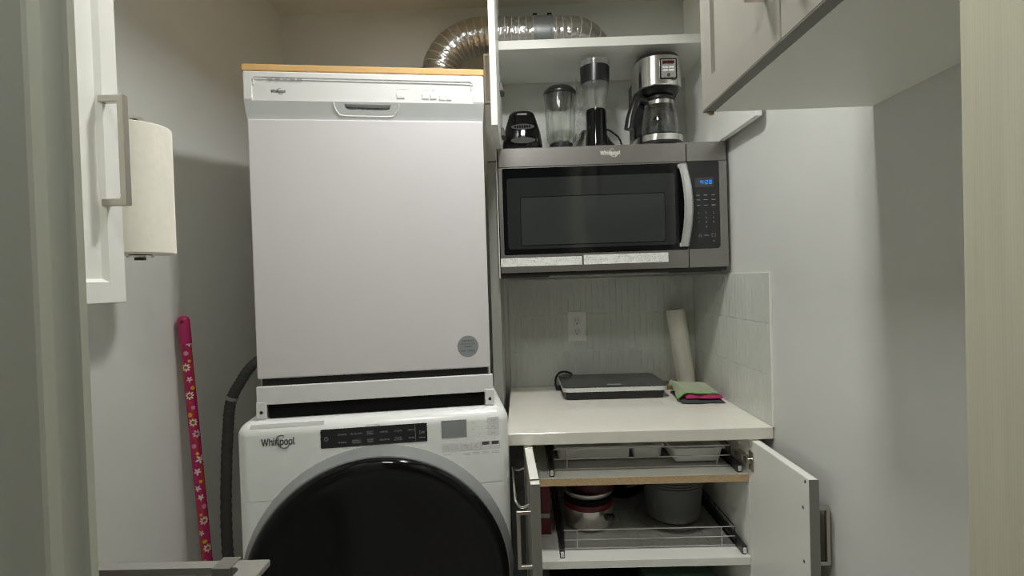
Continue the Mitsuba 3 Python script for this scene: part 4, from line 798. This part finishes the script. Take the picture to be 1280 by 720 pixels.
# pull-out wire baskets
def basket(name, label, zf, x0, x1, y0, y1, zs):
    b = thing(name, label, 'wire basket', 'pull-out wire baskets')
    for z in zs: put(b+'__front_wire', rod((x0, y0, z), (x1, y0, z), 0.0019, 8), 'chrome', True)
    for x in (x0+0.040, x1-0.040): put(b+'__front_post', rod((x, y0-0.001, zs[0]), (x, y0-0.001, zs[-1]), 0.0016, 8), 'chrome', True)
    for x in (x0, x1):
        put(b+'__side_frame', cat(*[rod((x, y0, z), (x, y1, z), 0.0018, 8) for z in zs], *[rod((x, y, zs[-1]), (x, y, zs[0]), 0.0016, 8) for y in (y0, y0+0.16, y0+0.32, y1)]), 'black_plastic', True)
    for z in zs[:2]: put(b+'__back_wire', rod((x0, y1, z), (x1, y1, z), 0.0019, 8), 'chrome', True)
    put(b+'__floor_wires', cat(*[rod((x, y0, zs[-1]), (x, y1, zs[-1]), 0.0012, 6) for x in np.linspace(x0, x1, 16)[1:-1]], *[rod((x0, y, zs[-1]-0.0022), (x1, y, zs[-1]-0.0022), 0.0015, 6) for y in np.linspace(y0, y1, 5)[1:]]), 'basket_grey', True, kind='stuff')
    put(b+'__floor_panel', cbox(x0+0.002, x1-0.002, y0+0.003, y1-0.003, zf+0.0002, zf+0.0012, 0), 'basket_grey')
    for x in (x0-0.012, x1+0.006):
        r_ = put(b+'__slide', cbox(x-0.004, x+0.010, 1.515, y1, zf+0.0001, zf+0.026, 0.001), 'panel_black', label='black slide rail')
        put(r_+'__end_clip', cbox(x-0.002, x+0.008, 1.512, 1.5155, zf+0.004, zf+0.020, 0.001), 'plastic_white')
    return b
basket('wire_basket', 'chrome pull-out wire basket on the upper shelf of the open base cabinet', 0.7697, 0.086, 0.617, 1.56, 2.06, (0.836, 0.806, 0.7755))
basket('wire_basket', 'chrome pull-out wire basket on the lower shelf of the open base cabinet', 0.5277, 0.110, 0.626, 1.56, 2.06, (0.589, 0.560, 0.5335))
# white trays in the upper basket
def tray_mesh(x0, x1, y0, y1, zb, zt, flare=0.008, r=0.012, lip=0.006, t=0.0018):
    def sec(g, z):
        return [( (x0+x1)/2+x, (y0+y1)/2+y, z) for x, y in rrect(x1-x0-2*g, y1-y0-2*g, r, 5)]
    loops = [sec(flare+0.002, zb), sec(flare, zb+0.003), sec(0.001, zt-0.002), sec(-lip, zt-0.001), sec(-lip, zt+0.001), sec(0.001+t*0.2, zt+0.001), sec(flare+t, zb+0.004), sec(flare+t+0.004, zb+t)]
    n = len(loops[0]); V = [p for l in loops for p in l]; F = []
    for q in range(len(loops)-1):
        for i in range(n):
            j = (i+1) % n; F += [(q*n+i, q*n+j, (q+1)*n+j), (q*n+i, (q+1)*n+j, (q+1)*n+i)]
    V += [((x0+x1)/2, (y0+y1)/2, zb), ((x0+x1)/2, (y0+y1)/2, zb+t)]
    for i in range(n):
        j = (i+1) % n; F += [(len(V)-2, j, i), (len(V)-1, (len(loops)-1)*n+i, (len(loops)-1)*n+j)]
    return tm(V, F)
ZT = 0.7775
dt = thing('divided_tray', 'long white two-compartment tray in the upper wire basket', 'tray')
put(dt+'__large_basin', tray_mesh(0.100, 0.3350, 1.630, 1.86, ZT, ZT+0.041, 0.005), 'tray_white', 30)
put(dt+'__small_basin', tray_mesh(0.3410, 0.4350, 1.630, 1.86, ZT, ZT+0.041, 0.005), 'tray_white', 30)
put('storage_tray', tray_mesh(0.4530, 0.6080, 1.585, 1.83, ZT, ZT+0.043, 0.008), 'tray_white', 30, label='small white tray at the right end of the upper wire basket', cat_='tray')
put('cutlery_box', cbox(0.12, 0.26, 1.90, 2.03, ZT, ZT+0.07, 0.004), 'cloth_grey', label='dark box behind the long white tray in the upper basket', cat_='box')
put('cutlery_box', cbox(0.46, 0.60, 1.87, 2.03, ZT, ZT+0.075, 0.004), 'matt_black', label='black box behind the small white tray in the upper basket', cat_='box')
put('cutlery_box', cbox(0.30, 0.42, 1.89, 2.03, ZT, ZT+0.068, 0.004), 'board_wood', label='brown box behind the divided white tray in the upper basket', cat_='box')
# pots in the lower basket
ZP = 0.5352
sp = thing('saucepan', 'steel saucepan with a red band at the left of the lower wire basket', 'pot')
SX, SY = 0.206, 1.725
put(sp+'__body', mv(lathe([(0, 0), (0.068, 0), (0.073, 0.003), (0.078, 0.012), (0.079, 0.067), (0.077, 0.067), (0.076, 0.012), (0.07, 0.005), (0, 0.005)], 56), SX, SY, ZP), 'steel_soft', 40)
put(sp+'__band', mv(lathe([(0.0765, 0.066), (0.0800, 0.066), (0.0815, 0.074), (0.0815, 0.084), (0.0765, 0.086), (0.0765, 0.066)], 56), SX, SY, ZP), 'dark_red', 40, label='red band')
put(sp+'__lid', mv(lathe([(0.076, 0.086), (0.0795, 0.086), (0.0795, 0.1), (0.076, 0.1), (0.076, 0.086)], 48), SX, SY, ZP), 'matt_black', 40)
put(sp+'__handle', cbox(SX+0.040, SX+0.074, SY-0.094, SY-0.068, ZP+0.045, ZP+0.060, 0.005), 'black_plastic')
put('steel_bowl', mv(lathe([(0, 0.1), (0.07, 0.1), (0.080, 0.108), (0.0835, 0.116), (0.0825, 0.121), (0.078, 0.121), (0.068, 0.106), (0, 0.105)], 56), SX, SY, ZP+0.0005), 'steel_soft', 40, label='shallow steel bowl resting on the red-banded saucepan', cat_='bowl')
put('red_bowl', mv(lathe([(0, 0.107), (0.062, 0.108), (0.074, 0.120), (0.090, 0.165), (0.105, 0.190), (0.102, 0.191), (0.086, 0.166), (0.07, 0.124), (0, 0.112)], 56), SX+0.012, SY, ZP), 'maroon', 40, label='dark red bowl on top of the pots in the lower basket', cat_='bowl')
put('serving_plate', mv(lathe([(0, 0), (0.08, 0), (0.105, 0.006), (0.1215, 0.014), (0.1225, 0.016), (0.120, 0.0165), (0.10, 0.009), (0.08, 0.004), (0, 0.003)], 64), 0.487, 1.745, ZP), 'steel_soft', 40, label='round metal plate under the large grey pot', cat_='plate')
bp = thing('stock_pot', 'large dark grey pot at the right of the lower wire basket', 'pot')
QX, QY = 0.497, 1.757
put(bp+'__body', mv(lathe([(0, 0.004), (0.078, 0.004), (0.086, 0.010), (0.090, 0.03), (0.097, 0.120), (0.0935, 0.120), (0.086, 0.03), (0.078, 0.012), (0, 0.010)], 64), QX, QY, ZP), 'pot_grey', 40)
for i in range(4): put(bp+'__rim_ring', mv(lathe([(0.095, 0), (0.101+i*0.001, 0.001), (0.1025+i*0.001, 0.004), (0.101+i*0.001, 0.0075), (0.095, 0.0085), (0.095, 0)], 64), QX, QY, ZP+0.116+i*0.0095), 'pot_grey', 40)
put(bp+'__handle', tube(spline([(QX-0.092, QY-0.02, ZP+0.120), (QX-0.120, QY-0.03, ZP+0.124), (QX-0.150, QY-0.03, ZP+0.118), (QX-0.165, QY-0.02, ZP+0.112)], 8), [0.007]*24+[0.006], 12), 'black_plastic', True, label='black handle')
fpn = thing('frying_pan', 'black frying pan standing behind the saucepan in the lower basket', 'pan')
put(fpn+'__pan', mv(rot(lathe([(0, 0), (0.085, 0), (0.105, 0.03), (0.103, 0.031), (0.083, 0.003), (0, 0.003)], 48), math.radians(84), (1, 0, 0)), 0.355, 1.93, ZP+0.1065), 'matt_black', 40)
bxr = thing('red_box', 'narrow red food box on the lower shelf behind the left cabinet door', 'box')
put(bxr+'__carton', cbox(0.034, 0.076, 1.66, 1.80, 0.5278, 0.690, 0.001), 'red_print')
put(bxr+'__panel', cbox(0.036, 0.074, 1.6592, 1.6605, 0.582, 0.596, 0), 'print_grey')
# things on the cabinet floor, just in the picture's lower edge
put('storage_bin', rbox(0.08, 0.33, 1.60, 1.95, 0.1085, 0.40, 0.012), 'matt_black', 40, label='black bin on the base cabinet floor, left', cat_='bin')
put('storage_bin', rbox(0.36, 0.58, 1.60, 1.95, 0.1085, 0.42, 0.012), 'green_dark', 40, label='dark green bin on the base cabinet floor, right', cat_='bin')
